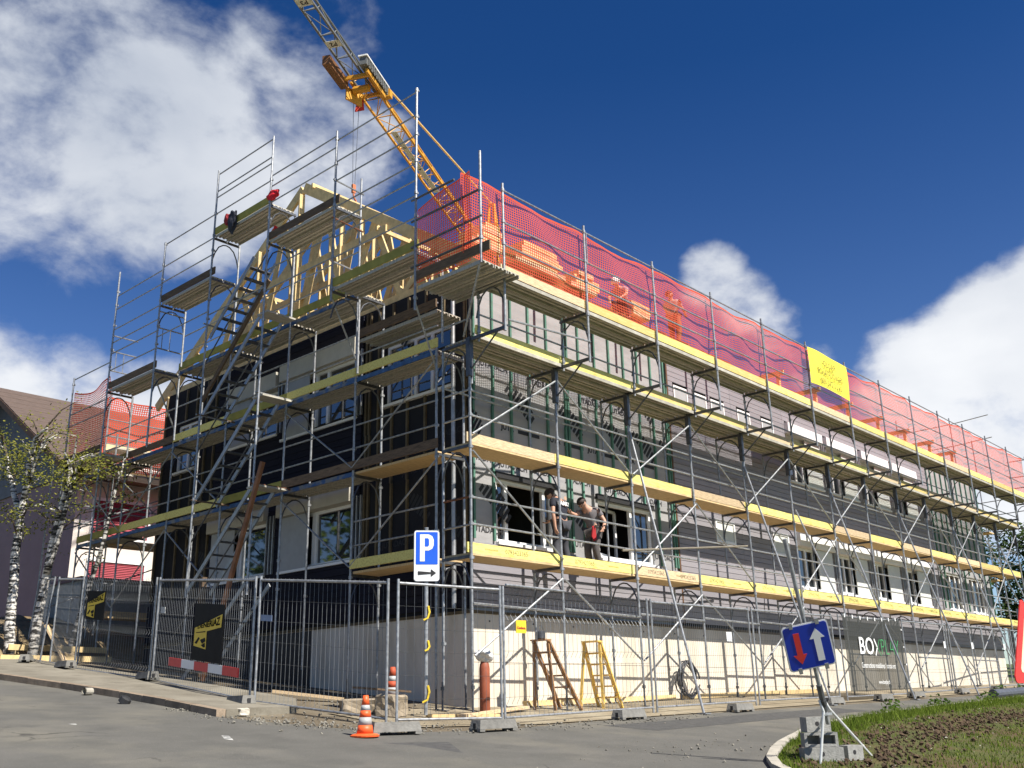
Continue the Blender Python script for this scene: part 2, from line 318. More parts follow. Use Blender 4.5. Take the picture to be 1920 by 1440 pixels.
# ------------------------------------------------------------------ the building
BX, BY, BL, BW = 1.05, 1.05, 31.5, 13.15
B = thing('building', 'long two storey building shell behind the scaffolding, grey membrane, mauve cladding, open timber roof', 'building', (BX, BY, .2))
fl = lambda u, v, d: (u, BY + d, v)          # long south wall: u = x
fg = lambda u, v, d: (BX + d, u, v)          # gable wall: u = y
def ubox(mb, fn, u0, u1, v0, v1, d0, d1, mi=0):
    return mb.hexa([fn(u0, v0, d0), fn(u1, v0, d0), fn(u1, v0, d1), fn(u0, v0, d1), fn(u0, v1, d0), fn(u1, v1, d0), fn(u1, v1, d1), fn(u0, v1, d1)], mi)
def wall(name, u0, u1, v0, v1, holes, fn, mat, depth=.22):
    mb = MB(); us = sorted({u0, u1} | {h[i] for h in holes for i in (0, 1)}); vs = sorted({v0, v1} | {h[i] for h in holes for i in (2, 3)})
    us = [u for u in us if u0 <= u <= u1]; vs = [v for v in vs if v0 <= v <= v1]
    for a, b in zip(us, us[1:]):
        for c, d in zip(vs, vs[1:]):
            m, k = (a + b) / 2, (c + d) / 2
            if any(h[0] < m < h[1] and h[2] < k < h[3] for h in holes): continue
            mb.quad(fn(a, c, 0), fn(b, c, 0), fn(b, d, 0), fn(a, d, 0)); mb.quad(fn(a, c, depth), fn(b, c, depth), fn(b, d, depth), fn(a, d, depth))
    for h in holes:
        if h[0] < u0 or h[1] > u1: continue
        a, b, c, d = h[:4]
        for p, q in (((a, c), (b, c)), ((b, c), (b, d)), ((b, d), (a, d)), ((a, d), (a, c))): mb.quad(fn(*p, 0), fn(*q, 0), fn(*q, depth), fn(*p, depth))
    return put(name, mb, mat, B)
LH = [(1.78, 3.55, 3.40, 4.67), (5.08, 7.16, 3.38, 4.66), (9.95, 10.92, 4.22, 4.82), (13.0, 13.92, 4.18, 4.82)]
UN = [14.45, 17.0, 19.6, 22.15]
LH += [(x, x + 2.15, 3.38, 4.95) for x in UN] + [(x, x + 2.15, 6.5, 8.25) for x in UN] + [(26.3, 27.9, 3.38, 4.75), (28.8, 30.4, 3.38, 4.75)]
SQ = [(8.44, 9.10), (9.35, 10.02), (10.24, 10.93), (11.63, 12.34), (13.0, 13.7)]
LH += [(a, b, 7.48, 8.12) for a, b in SQ]
GH = [(4.6, 7.2, 3.38, 4.95), (7.8, 10.2, 3.38, 4.95), (4.55, 7.35, 6.55, 8.4), (7.6, 9.7, 6.75, 8.3), (1.5, 3.62, 6.58, 7.95), (11.4, 12.42, 6.58, 7.92)]
MBL, MBR = 8.15, 25.6
ins = lambda hs, a, b: [h for h in hs if a <= h[0] and h[1] <= b]
wall('membrane_wall', BX, MBL, 2.06, 8.95, ins(LH, BX, MBL), fl, membrane)
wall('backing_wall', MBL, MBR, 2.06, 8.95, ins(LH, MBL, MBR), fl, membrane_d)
wall('membrane_wall', MBR, BL, 2.06, 8.95, ins(LH, MBR, BL), fl, membrane)
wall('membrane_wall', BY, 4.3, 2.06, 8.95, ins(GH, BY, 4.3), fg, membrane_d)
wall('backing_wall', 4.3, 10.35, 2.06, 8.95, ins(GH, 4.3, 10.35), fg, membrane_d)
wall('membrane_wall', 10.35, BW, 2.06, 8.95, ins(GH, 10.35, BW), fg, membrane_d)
mb = MB(); mb.quad((BX, BW, 2.06), (BL, BW, 2.06), (BL, BW, 8.95), (BX, BW, 8.95)); mb.quad((BL, BY, 2.06), (BL, BW, 2.06), (BL, BW, 8.95), (BL, BY, 8.95)); put('rear_wall', mb, membrane, B)
mb = MB()
for z0, z1 in ((2.02, 2.2), (5.75, 6.0), (8.72, 8.9)): mb.box(BX + .23, BL - .05, BY + .23, BW - .05, z0, z1)
mb.box(4.2, 4.35, BY + .3, BW - .2, 2.25, 8.7); mb.box(8.0, 8.15, BY + .3, BW - .2, 2.25, 8.7); mb.box(BX + .3, BL - .2, 6.2, 6.35, 2.25, 8.7); put('floor_slab', mb, inner, B)
mb = MB(); mb.box(BX - .03, BL + .03, BY - .03, BW + .03, -.6, 2.0); put('plinth', mb, concrete, B)
mb = MB(); mb.box(BX - .055, BL + .055, BY - .055, BW + .055, 2.0, 2.055); put('plinth_strip', mb, batten_y, B)
# form-tie holes and a faint day joint in the plinth
mb = MB()
for i in range(24): mb.tube((1.5 + i * 1.25, BY - .038, 1.87 - i * .003), (1.5 + i * 1.25, BY - .02, 1.87 - i * .003), .018, 8)
put('tie_hole', mb, blackp, B, kind='stuff')
mb = MB()
for i in range(11): mb.box(3.7 + i * 2.7, 3.706 + i * 2.7, BY - .0345, BY - .028, .1, 1.995)
mb.box(BX, BL, BY - .0345, BY - .028, 1.12, 1.126); put('formwork_joint', mb, M('dark_joint', (.22, .19, .15), .9), B, kind='stuff')  # joints drawn as thin dark lines
def boards(fn, u0, u1, v0, v1, h, holes, mat, joints, solo, name='cladding_board', d0=-.055, d1=-.028, gap=.011):
    st = MB(); v = v0
    while v < v1 - .03:
        vt = min(v + h, v1); cut = [(q[0] - .02, q[1] + .02) for q in holes if q[2] - .02 < (v + vt) / 2 < q[3] + .02]
        ps = [u0] + [j for j in joints if u0 < j < u1] + [u1]
        for a, b in zip(ps, ps[1:]):
            seg = [(a + .004, b - .004)]
            for c0, c1 in cut: seg = [s for (p, q) in seg for s in ((p, min(q, c0)), (max(p, c1), q)) if s[1] - s[0] > .03]
            for p, q in seg:
                if solo: mb = MB(); ubox(mb, fn, p, q, v + gap / 2, vt - gap / 2, d0, d1 + random.uniform(-.002, .002)); put(name, mb, mat, B)
                else: ubox(st, fn, p, q, v + gap / 2, vt - gap / 2, d0, d1)
        v += h
    if not solo: put(name, st, mat, B, kind='stuff')
boards(fl, BX - .02, MBL, 2.12, 3.33, .135, ins(LH, BX, MBL), clad, [4.9], True)
boards(fl, MBL + .06, 14.3, 2.12, 8.9, .135, ins(LH, MBL, 14.4), clad, [11.3], True)
boards(fl, 14.3, MBR, 2.12, 8.9, .135, ins(LH, 14.3, MBR), clad, [16.8, 19.4, 21.95, 24.4], False)
boards(fl, MBR, BL, 2.12, 3.33, .135, [], clad, [28.5], False)
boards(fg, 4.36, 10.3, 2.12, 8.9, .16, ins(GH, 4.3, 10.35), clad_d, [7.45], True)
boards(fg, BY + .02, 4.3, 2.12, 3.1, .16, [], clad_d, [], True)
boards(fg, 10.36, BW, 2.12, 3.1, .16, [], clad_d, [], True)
def battens(fn, us, v0, v1, holes, mat, w=.05, pair=()):
    for u in us:
        cut = sorted((q[2] - .06, q[3] + .06) for q in holes if q[0] - .05 < u < q[1] + .05); seg = [(v0, v1)]
        for c0, c1 in cut: seg = [s for (p, q) in seg for s in ((p, min(q, c0)), (max(p, c1), q)) if s[1] - s[0] > .1]
        for p, q in seg:
            k = 2 if q - p > 3.2 else 1
            for i in range(k):
                a, b = p + (q - p) * i / k, p + (q - p) * (i + 1) / k; o = .02 * (i % 2)
                mb = MB(); ubox(mb, fn, u - w / 2 + o, u + w / 2 + o, a + .004, b - .004, -.05, -.003); put('batten', mb, mat, B)
            if u in pair: mb = MB(); ubox(mb, fn, u + .09, u + .15, p, q, -.045, -.003); put('batten', mb, mat, B)
battens(fl, [1.12, 1.68, 2.25, 2.82, 3.42, 4.02, 4.55, 5.15, 5.72, 6.3, 6.88, 7.45, 8.02], 3.4, 8.9, LH, batten_g, pair=(4.02, 8.02))
battens(fl, [25.8, 26.2, 26.75, 27.3, 27.85, 28.35, 28.9, 29.5, 30.1, 30.7, 31.3], 3.4, 8.9, LH, batten_g)
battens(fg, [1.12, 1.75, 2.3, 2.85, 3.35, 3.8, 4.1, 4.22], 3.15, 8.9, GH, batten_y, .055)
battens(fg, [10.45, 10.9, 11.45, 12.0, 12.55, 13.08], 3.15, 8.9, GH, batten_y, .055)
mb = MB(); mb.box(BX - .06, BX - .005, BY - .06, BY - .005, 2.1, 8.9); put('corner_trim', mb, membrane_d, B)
mb = MB(); mb.tube((BX - .16, BY + .3, 2.1), (BX - .16, BY + .3, 8.9), .045, 10); mb.tube((BX - .16, BY + .3, 8.4), (BX - .16, BY + .3, 8.5), .055, 10); put('downpipe', mb, alu, B)
mb = MB(); mb.box(MBL + .0, MBL + .05, BY - .06, BY - .005, 2.1, 8.9); put('edge_profile', mb, M('brown_profile', (.12, .06, .03), .6), B)
# printed marks of the membrane: striped roof emblem and lettering
def emblem(fn, u, v, s, sg=1):
    mb = MB()
    for i in range(9):
        L = (.06 + .30 * math.sin(pi * (i + 1.2) / 11)) * s; x = u + sg * i * .085 * s; y0 = v - i * .062 * s
        a, b = (x, y0), (x + sg * L * .62, y0 + L * .75); w = .025 * s
        mb.add([fn(a[0] - sg * w, a[1] + w, -.004), fn(a[0] + sg * w, a[1] - w, -.004), fn(b[0] + sg * w, b[1] - w, -.004), fn(b[0] - sg * w, b[1] + w, -.004)], [(0, 1, 2, 3)])
    return mb
def mark(me, fn, u, v, off=-.005, uy=(0, 0, 1)):
    p = fn(u, v, off); ux = (1, 0, 0) if fn is fl else (0, -1, 0); obj('lettering', wmesh(me, frame_mtx(p, ux, uy)), B)
tj = text_mesh('JUTA', .17, blackp, .0005, bold=.006); td = text_mesh('JUTADACH', .17, blackp, .0005, bold=.004); tj2 = text_mesh('JUTADACH 115', .10, whitep, .0005)
for i, (u, v) in enumerate([(1.2, 7.65), (2.55, 7.55), (4.3, 7.5), (5.4, 7.45), (6.6, 7.42), (7.6, 7.35), (2.1, 6.55), (3.75, 6.5), (5.35, 6.45), (6.55, 6.4), (7.7, 6.4), (1.3, 4.35), (4.1, 4.2)]): put('emblem', emblem(fl, u, v, 1.1), blackp, B)
for u, v in [(1.75, 7.02), (3.2, 6.95), (4.95, 6.9), (6.2, 6.9), (2.3, 4.98), (3.3, 5.0), (4.4, 4.98), (5.8, 4.95), (7.2, 4.9), (1.45, 5.02), (1.5, 3.6), (4.6, 3.6), (7.6, 3.6)]: mark(td, fl, u, v)
for u in (2.15, 3.65, 5.0, 6.4): mark(tj, fl, u, 5.78); mb = MB(); ubox(mb, fl, u + .32, u + 1.0, 5.72, 5.8, -.006, -.003); put('printed_bar', mb, blackp, B)
for u in (1.6, 2.5): mark(tj2, fl, u, 5.36)
for u, v in [(2.4, 5.35), (1.5, 5.9), (2.0, 3.9), (3.0, 4.4), (12.2, 5.4), (11.2, 4.2), (3.7, 8.3), (2.2, 8.35)]: put('emblem', emblem(fg, u, v, 1.0, -1), blackp, B)
for u, v in [(2.6, 5.0), (1.6, 5.6), (3.2, 3.55), (2.2, 3.6), (11.8, 5.0)]: mark(td, fg, u, v)
mb = MB(); mb.box(BX - .045, BX - .033, 5.9, BW, -.3, 1.99); put('black_plinth_panel', mb, flat_black, B)  # thin black panel added to blacken the left part of the gable plinth
# ---- windows: window (frame) > pane, sill, shutter panel, shutter box, guide rail
def window(fn, u0, u1, v0, v1, mull=(), panes=None, panels=(), box=None, sill=True, rails=0, dep=.10, mat=upvc, tr=(), boxm=None, open_=(), flip=1, fw=.07, pm=None):
    mb = MB(); vt = v1 if box is None else box
    ubox(mb, fn, u0, u0 + fw, v0, vt, dep - .05, dep + .03); ubox(mb, fn, u1 - fw, u1, v0, vt, dep - .05, dep + .03)
    ubox(mb, fn, u0 + fw, u1 - fw, v0, v0 + fw, dep - .05, dep + .03); ubox(mb, fn, u0 + fw, u1 - fw, vt - fw, vt, dep - .05, dep + .03)
    for m in mull: ubox(mb, fn, m - fw * .6, m + fw * .6, v0 + fw, vt - fw, dep - .045, dep + .028)
    for t in tr: ubox(mb, fn, u0 + fw, u1 - fw, t - .025, t + .025, dep - .04, dep + .026)
    w = put('window', mb, mat, B); ed = [u0 + fw] + list(mull) + [u1 - fw]
    for i, (a, b) in enumerate(zip(ed, ed[1:])):
        if i in open_: continue
        m2 = MB(); tl = random.uniform(-.004, .004)
        m2.add([fn(a, v0 + fw * .9, dep), fn(b, v0 + fw * .9, dep + tl), fn(b, vt - fw * .9, dep + tl * 2), fn(a, vt - fw * .9, dep + tl)], [(0, 1, 2, 3)]); put('pane', m2, glass, w)
    if sill: m2 = MB(); ubox(m2, fn, u0 - .04, u1 + .04, v0 - .06, v0 - .002, -.10, dep - .06); put('sill', m2, mat, w)
    for a, b in panels: m2 = MB(); ubox(m2, fn, a, b, v0 - .02, vt - .01, -.085, -.06); put('shutter_panel', m2, pm or panelw, w)
    if box: m2 = MB(); ubox(m2, fn, u0 - .05, u1 + .05, vt + .004, v1, -.19, .05); put('shutter_box', m2, boxm or boxw, w)
    for i in range(rails):
        u = u1 + .10 + i * .13 if flip > 0 else u0 - .10 - i * .13
        m2 = MB(); ubox(m2, fn, u, u + .035, v0 - .02, vt + .1, -.11, -.06); put('guide_rail', m2, alu, w)
    return w
window(fl, *LH[0], mull=(2.12, 3.28), open_=(1,)); window(fl, *LH[1], mull=(6.38,), open_=(0,))
w = window(fl, *LH[2], mat=upvc, sill=False, dep=-.02); m2 = MB(); ubox(m2, fl, 10.03, 10.84, 4.30, 4.74, -.05, -.03); put('shutter_panel', m2, panelw, w)
w = window(fl, *LH[3], mat=upvc, sill=False, dep=-.02); m2 = MB(); ubox(m2, fl, 13.08, 13.84, 4.26, 4.74, -.05, -.03); put('shutter_panel', m2, panelw, w)
for x in UN:
    window(fl, x, x + 2.15, 3.38, 4.95, mull=(x + .62, x + 1.12), panels=((x + 1.14, x + 2.12),), box=4.55, rails=3, open_=())
    window(fl, x, x + 2.15, 6.5, 8.25, mull=(x + .62, x + 1.12), panels=((x + 1.14, x + 2.12),), box=7.93, rails=3)
for h in ((26.3, 27.9, 3.38, 4.75), (28.8, 30.4, 3.38, 4.75)): window(fl, *h, mull=(h[0] + .55, h[0] + 1.1))
for a, b in SQ:
    w = window(fl, a, b, 7.48, 8.12, sill=False, dep=-.02, fw=.05); m2 = MB(); ubox(m2, fl, a + .05, b - .05, 7.53, 8.07, -.05, -.035); put('shutter_panel', m2, panelg, w)
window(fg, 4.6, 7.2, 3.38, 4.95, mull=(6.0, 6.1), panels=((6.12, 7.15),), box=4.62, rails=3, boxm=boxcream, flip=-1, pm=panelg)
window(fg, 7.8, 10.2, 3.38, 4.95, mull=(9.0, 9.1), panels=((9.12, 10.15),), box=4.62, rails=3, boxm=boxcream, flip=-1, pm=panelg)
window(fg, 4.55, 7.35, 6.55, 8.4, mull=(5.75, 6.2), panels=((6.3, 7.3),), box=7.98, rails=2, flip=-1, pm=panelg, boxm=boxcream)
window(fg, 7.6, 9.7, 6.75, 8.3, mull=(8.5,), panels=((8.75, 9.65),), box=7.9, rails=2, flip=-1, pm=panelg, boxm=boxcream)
window(fg, *GH[4], mull=(2.72, 2.2), tr=(7.3,)); window(fg, *GH[5], mull=(11.9,))
mb = MB(); ubox(mb, fl, 1.72, 3.6, 4.68, 4.80, -.07, -.004); put('lintel_tape', mb, flat_black, B); mb = MB(); ubox(mb, fl, 5.0, 7.2, 4.68, 4.80, -.07, -.004); put('lintel_tape', mb, flat_black, B)
# open casement leaning inwards in the second window
mb = MB(); 
for a, b in (((5.2, BY + .14, 4.52), (6.28, BY + .45, 4.58)), ((5.2, BY + .14, 3.5), (6.28, BY + .45, 3.5)), ((6.28, BY + .45, 3.5), (6.28, BY + .45, 4.58)), ((5.2, BY + .14, 3.5), (5.2, BY + .14, 4.52))): mb.bar(a, b, .05, .06)
put('open_casement', mb, upvc, B)
# ---- timber roof
zr = lambda y: 13.3 - .66 * abs(y - 7.1)
def bm_(pts, w, h): mb = MB(); mb.bar(*pts, w, h); return mb.mesh('timber', woodp)
tx = 0
RAFT = [bm_(((tx, .3, zr(.3)), (tx, 7.06, zr(7.1))), .08, .28), bm_(((tx, 13.9, zr(13.9)), (tx, 7.14, zr(7.1))), .08, .26)]
bn = [1.15, 3.3, 5.35, 7.1, 8.85, 10.9, 13.05]; tn = [2.2, 4.3, 6.2, 8.0, 9.9, 12.0]; WEB = []
for i, y in enumerate(tn):
    WEB.append(bm_(((tx + .07, bn[i], 9.12), (tx + .07, y, zr(y) - .12)), .05, .17)); WEB.append(bm_(((tx + .07, bn[i + 1], 9.12), (tx + .07, y, zr(y) - .12)), .05, .17))
WEB += [bm_(((tx - .06, 7.1, 9.12), (tx - .06, 7.1, 13.1)), .05, .16), bm_(((tx - .06, 3.7, zr(3.7) - .15), (tx - .06, 10.5, zr(10.5) - .15)), .05, .19), bm_(((tx - .06, 5.35, 9.12), (tx - .06, 5.35, zr(5.35) - .1)), .05, .14), bm_(((tx - .06, 8.85, 9.12), (tx - .06, 8.85, zr(8.85) - .1)), .05, .14)]
CH = bm_(((tx, .9, 9.03), (tx, 13.3, 9.03)), .08, .2)
for i in range(10):
    t = obj('roof_truss', CH, B, (1.12 + i * 1.0, 0, random.uniform(-.01, .01)))
    for m in RAFT + WEB:
        o = bpy.data.objects.new('rafter' if m in RAFT else 'web_timber', m); COL.objects.link(o); o.parent = t
        o.location = (0, 0, random.uniform(-.012, .012)); o.rotation_euler = (0, 0, random.uniform(-.002, .002))
for (y, z, x1, h) in ((1.1, 8.92, 31.4, .05), (13.1, 8.92, 31.4, .05), (6.6, 13.15, 12.4, .12), (4.0, 11.0, 12.4, .10), (9.8, 11.3, 12.4, .10), (5.3, 9.9, 12.4, .1), (8.9, 9.9, 12.4, .1), (2.6, 9.9, 12.4, .1)):
    mb = MB(); mb.bar((1.0, y, z), (x1, y, z), .06, h); put('purlin', mb, woodp, B)
for i in range(9): yy = 1.2 + i * .19; mb = MB(); mb.bar((.95, yy, zr(yy) + .155), (9.6 + .3 * (i % 3), yy, zr(yy) + .155), .165, .025, up=(0, -.55, .83)); put('roof_plank', mb, woodp, B)
for x in (15, 17.5, 20, 22.5, 25, 27.5, 30):
    for y in (1.3,): mb = MB(); mb.bar((x, y, 8.95), (x, y, 10.0), .1, .1, up=(0, 1, 0)); put('roof_post', mb, woodp, B)
    mb = MB(); mb.bar((x, 1.1, 10.03), (x, 6.0, 10.03), .08, .14); put('roof_joist', mb, woodp, B)
mb = MB()
for i in range(12): mb.box(13, 31.2, 1.4 + i * .9, 2.2 + i * .9, 8.96, 8.985)
put('roof_deck', mb, deckwood, B)
# ------------------------------------------------------------------ scaffolding
BAY, Z1, Z2, Z3, Z4, YO = 2.469, 2.87, 4.87, 6.87, 7.87, -.92
TR = .0245
def standard_mesh(z0, z1, joints=(), mat=steel):
    mb = MB(); mb.tube((0, 0, z0), (0, 0, z1), TR, 8)
    for j in joints: mb.tube((0, 0, j - .03), (0, 0, j + .03), .036, 8); mb.box(-.02, .055, -.016, .016, j - .02, j + .02)
    return mb.mesh('standard', mat)
def rail(par, a, b, name='guardrail', r=.019, mat=None, n=6):
    mb = MB(); mb.tube(a, b, r, n); return put(name, mb, mat or steel, par)
def arch_mesh(w=.73, along='y'):
    mb = MB(); f = (lambda t, z: (0, t, z)) if along == 'y' else (lambda t, z: (t, 0, z))
    mb.bar(f(0, -.028), f(w, -.028), .04, .05)
    mb.path([f(.0, -.62), f(.06, -.40), f(.15, -.22), f(.27, -.13), f(w / 2, -.11), f(w - .27, -.13), f(w - .15, -.22), f(w - .06, -.40), f(w, -.62)], .0165, 5)
    return mb.mesh('frame_head', steel_d)
def steel_plank(L, w=.31, along='x'):
    mb = MB(); f = (lambda u, v: (u, v)) if along == 'x' else (lambda u, v: (v, u))
    def bx(u0, u1, v0, v1, z0, z1): p, q = f(u0, v0), f(u1, v1); mb.box(min(p[0], q[0]), max(p[0], q[0]), min(p[1], q[1]), max(p[1], q[1]), z0, z1)
    bx(.03, L - .03, 0, w, .045, .06); bx(.03, L - .03, 0, .018, -.01, .045); bx(.03, L - .03, w - .018, w, -.01, .045)
    for k in (.32, .66): bx(.03, L - .03, w * k - .022, w * k + .022, .018, .045)
    return mb.mesh('deck_plank', decksteel)
def wood_deck(L, w=.66, along='x'):
    mb = MB(); f = (lambda u, v: (u, v)) if along == 'x' else (lambda u, v: (v, u)); p, q = f(.03, 0), f(L - .03, w)
    mb.box(p[0], q[0], p[1], q[1], 0, .045); return mb.mesh('deck', deckwood)
def board_mesh(L, mat, along='x', h=.18, ov=.06):
    mb = MB()
    if along == 'x': mb.box(-ov, L - .02, -.016, .016, .012, .012 + h)
    else: mb.box(-.016, .016, -ov, L - .02, .012, .012 + h)
    return mb.mesh('toe_board', mat)
def brackets(par, at, dy, zl=.62):
    "outrigger: horizontal beam and strut"
    x, y, z = at; mb = MB(); mb.bar((x, y, z), (x + dy[0], y + dy[1], z), .045, .06); mb.tube((x, y, z - zl), (x + dy[0] * .78, y + dy[1] * .78, z - .03), .018, 6)
    mb.box(x - .05, x + .05, y - .05, y + .05, z - .72, z + .04); put('outrigger', mb, steel_d, par)
SL = thing('facade_scaffold', 'long tube scaffold along the sunlit side, yellow boards and orange net on top', 'scaffold', (0, 0, .2))
NB = 13
m_front = standard_mesh(.70, 6.92, (2.82, 3.42, 3.9, 4.82, 5.42, 5.9, 6.8), steel); m_inner = standard_mesh(.70, 6.86, (2.7, 4.7, 6.7, 1.4), steel)
m_upo = standard_mesh(6.80, 9.80, (7.82, 8.54, 9.0, 9.66)); m_upi = standard_mesh(6.80, 7.86, (7.0, 7.7))
m_head = arch_mesh(); m_deckw = wood_deck(BAY); m_pl = steel_plank(BAY); m_pl24 = steel_plank(BAY, .235)
m_by, m_bw = board_mesh(BAY, yellow), board_mesh(BAY, wood); m_byy = board_mesh(BAY, M('faded_yellow_paint', (.50, .37, .10), .75, c2=(.62, .48, .20), sc=5, st=(1, 6, 6), rnd=.12))
m_rail = MB().tube((0, 0, 0), (BAY, 0, 0), .019, 6).mesh('guardrail', steel)
Yc = {1: 'yywyyyyyyyyyyy', 2: 'wyywyywywywfyf', 3: 'yyffwfywfwwfff', 4: 'wfyfywyfywyfyf'}
cm = {'y': m_by, 'w': m_bw, 'f': m_byy}
phone = text_mesh('0793423365', .125, blackp, .0006, bold=-.002)
smallp = text_mesh('ECHAFAUDAGES', .045, M('faded_print', (.30, .22, .05), .8), .0006)
for n in range(NB + 1):
    x = n * BAY; g0, g1 = gz(x, 0), gz(x, .73)
    obj('standard', m_front, SL, (x, 0, 0)); obj('standard', m_inner, SL, (x + .02, .73, 0))
    for y, g in ((0, g0), (.73, g1)):
        mb = MB(); mb.tube((x, y, g + .02), (x, y, .76), .019, 8); mb.box(x - .075, x + .075, y - .075, y + .075, g + .008, g + .02); mb.tube((x, y, .62), (x, y, .68), .04, 6); put('base_jack', mb, steel_d, SL)
    for z in (Z1, Z2, Z3): obj('frame_head', m_head, SL, (x, 0, z))
    obj('frame_head', m_head, SL, (x, YO, Z4)); obj('standard', m_upo, SL, (x, YO, 0)); obj('standard', m_upi, SL, (x + .06, YO + .73, 0))
    brackets(SL, (x, 0, Z3), (0, YO))
    mb = MB(); mb.tube((x + .055, -.0, 6.02), (x + .055, 0, 6.9), .022, 6); put('splice_tube', mb, steel_d if n % 2 else steel, SL)
    if n == NB: break
    for z, k in ((Z1, 1), (Z2, 2)):
        obj('deck', m_deckw, SL, (x, .035, z), (0, 0, random.uniform(-.002, .002)))
        tb = obj('toe_board', cm[Yc[k][n]], SL, (x, .045 + random.uniform(-.006, .006), z + .03), (0, random.uniform(-.003, .003), 0))
        for dz in (.55, 1.03): obj('guardrail', m_rail, SL, (x, .03, z + dz))
        if k == 1 and Yc[1][n] != 'q':
            for px, q in ((1.02 if n == 0 else .55, phone), (.35 if n == 0 else 1.5, smallp)):
                o = bpy.data.objects.new('lettering', q); COL.objects.link(o); o.parent = tb; o.location = (px + .2, -.018, .10); o.rotation_euler = (pi / 2, 0, 0)
            if n in (2, 4, 5, 8):
                o = bpy.data.objects.new('lettering', phone); COL.objects.link(o); o.parent = tb; o.location = (2.0, -.018, .09); o.rotation_euler = (pi / 2, 0, 0)
    for y, m in ((.045, m_pl), (.375, m_pl), (-.215, m_pl24)): obj('deck_plank', m, SL, (x, y, Z3))
    obj('toe_board', cm[Yc[3][n]], SL, (x + .07, YO + .73 + .035, Z3 + .07), (0, random.uniform(-.003, .003), 0))
    obj('guardrail', m_rail, SL, (x + .06, YO + .74, 7.35))
    for y in (YO + .04, YO + .38): obj('deck_plank', m_pl, SL, (x, y, Z4))
    obj('toe_board', cm[Yc[4][n]], SL, (x, YO + .045, Z4 + .06), (0, random.uniform(-.003, .003), 0))
    for z in (8.54, 9.0, 9.68): obj('guardrail', m_rail, SL, (x, YO + .03, z))
    if n < 6: rail(SL, (x, -.03, 2.03 + .012 * x), (x + BAY, -.03, 2.0 + .012 * x), 'ledger', .022)
    elif n % 2 == 0: rail(SL, (x, -.03, 1.5), (x + BAY, -.03, 1.5), 'ledger', .022)
    if n % 3 != 2: rail(SL, (x, .76, 6.1), (x + BAY, .76, 6.1), 'ledger', .02)
    zz = [(2.62, 1.15) if n % 2 else (1.16, 2.63), None, None]
    rail(SL, (x + .03, -.035, zz[0][0]), (x + BAY - .03, -.035, zz[0][1]), 'brace', .02)
    if n % 3 == 0: rail(SL, (x + .02, -.04, 4.74), (x + BAY, -.04, 3.0), 'brace', .02)
    elif n % 3 == 2: rail(SL, (x + .02, -.04, 3.05), (x + BAY, -.04, 4.7), 'brace', .02)
    if n % 2 == 0: rail(SL, (x + .02, -.04, 5.05), (x + BAY, -.04, 6.62), 'brace', .02)
    else: rail(SL, (x + .02, -.04, 6.62), (x + BAY, -.04, 5.0), 'brace', .02)
    if n in (1, 4, 7, 10): rail(SL, (x + .1, YO + .02, 8.95), (x + .1, YO + .02, 9.68), 'net_post', .014)
    if n % 2 == 0 and n:    # raker props standing out from the facade
        fx, fy = x - .3 if n < 4 else x + .2, -1.55; fz = gz(fx, fy)
        mb = MB(); mb.tube((x, -.03, 6.0), (fx, fy, fz + .03), .026, 8); mb.box(fx - .1, fx + .1, fy - .1, fy + .1, fz + .008, fz + .03); put('raker', mb, steel, SL)
rail(SL, (.05, YO - .03, 7.02), (BAY, YO - .03, 7.22), 'loose_tube', .02)
rail(SL, (4.4, -.05, 3.35), (9.6, -.06, 3.95), 'loose_tube', .022, M('old_tube', (.25, .22, .17), .6, .4))
rail(SL, (11.6, -1.35, 2.6), (12.4, -.06, 5.2), 'loose_tube', .022)
for i, z in enumerate((3.4, 3.9, 5.4, 5.9, 7.3)):
    rail(SL, (32.12, 0, z), (32.12, .73, z), 'end_rail', .019); rail(SL, (0, 0, z), (.02, .73, z), 'end_rail', .019, rust if z == 3.9 else steel)
for z in (8.54, 9.0, 9.68): rail(SL, (32.12, YO, z), (32.12, YO + .73, z), 'end_rail', .019)
for x, y, z in ((32.6, 2.0, 12.2), (32.6, 1.2, 11.0), (32.7, 4.4, 12.6)): rail(SL, (x, y, gz(x, y)), (x, y, z), 'standard', .0245)
for z in (7.6, 8.2, 10.9, 11.9): rail(SL, (32.1, -.9 if z < 9 else .2, z - .02), (32.62, 2.0, z), 'end_rail', .019); rail(SL, (32.6, 2.0, z), (32.7, 4.4, z), 'end_rail', .019)
for z in (4.87, 6.87):
    mb = MB(); mb.box(32.2, 32.85, 1.0, 6.0, z, z + .05); put('deck', mb, deckwood, SL)
# ---- gable scaffold with the stair bay
SG = thing('gable_scaffold', 'tall stepped scaffold with stair flights in front of the shaded gable', 'scaffold', (0, 1.0, .3))
LG = 2.4474; GY = [.893 + LG * m for m in range(7)]; UY = [.5, 3.06, 5.5, 7.87, 10.28, 12.75, 14.9]
m_headx = arch_mesh(.73, 'x'); m_ply = steel_plank(LG, .31, 'y'); m_dwy = wood_deck(LG, .66, 'y')
m_yy, m_yw, m_yd = board_mesh(LG, yellow, 'y'), board_mesh(LG, wood, 'y'), board_mesh(LG, woodd, 'y')
m_yf = board_mesh(LG, M('yellow_green_paint', (.26, .24, .05), .8, c2=(.38, .33, .07), sc=5, rnd=.1), 'y')  # duller, yellow-green toe board colour
m_railg = MB().tube((0, 0, 0), (0, LG, 0), .019, 6).mesh('guardrail', steel)
blue = M('blue_deck_paint', (.03, .09, .22), .6, var=.4, sc=6)
m_edge = MB().box(-.012, .012, .03, LG - .03, -.05, .04).mesh('deck_edge', M('worn_blue_edge', (.03, .085, .21), .6, c2=(.17, .175, .18), sc=2.2, thr=(.45, .55)))
m_edgeb = MB().box(-.012, .012, .03, LG - .03, -.05, .04).mesh('deck_edge', blue)
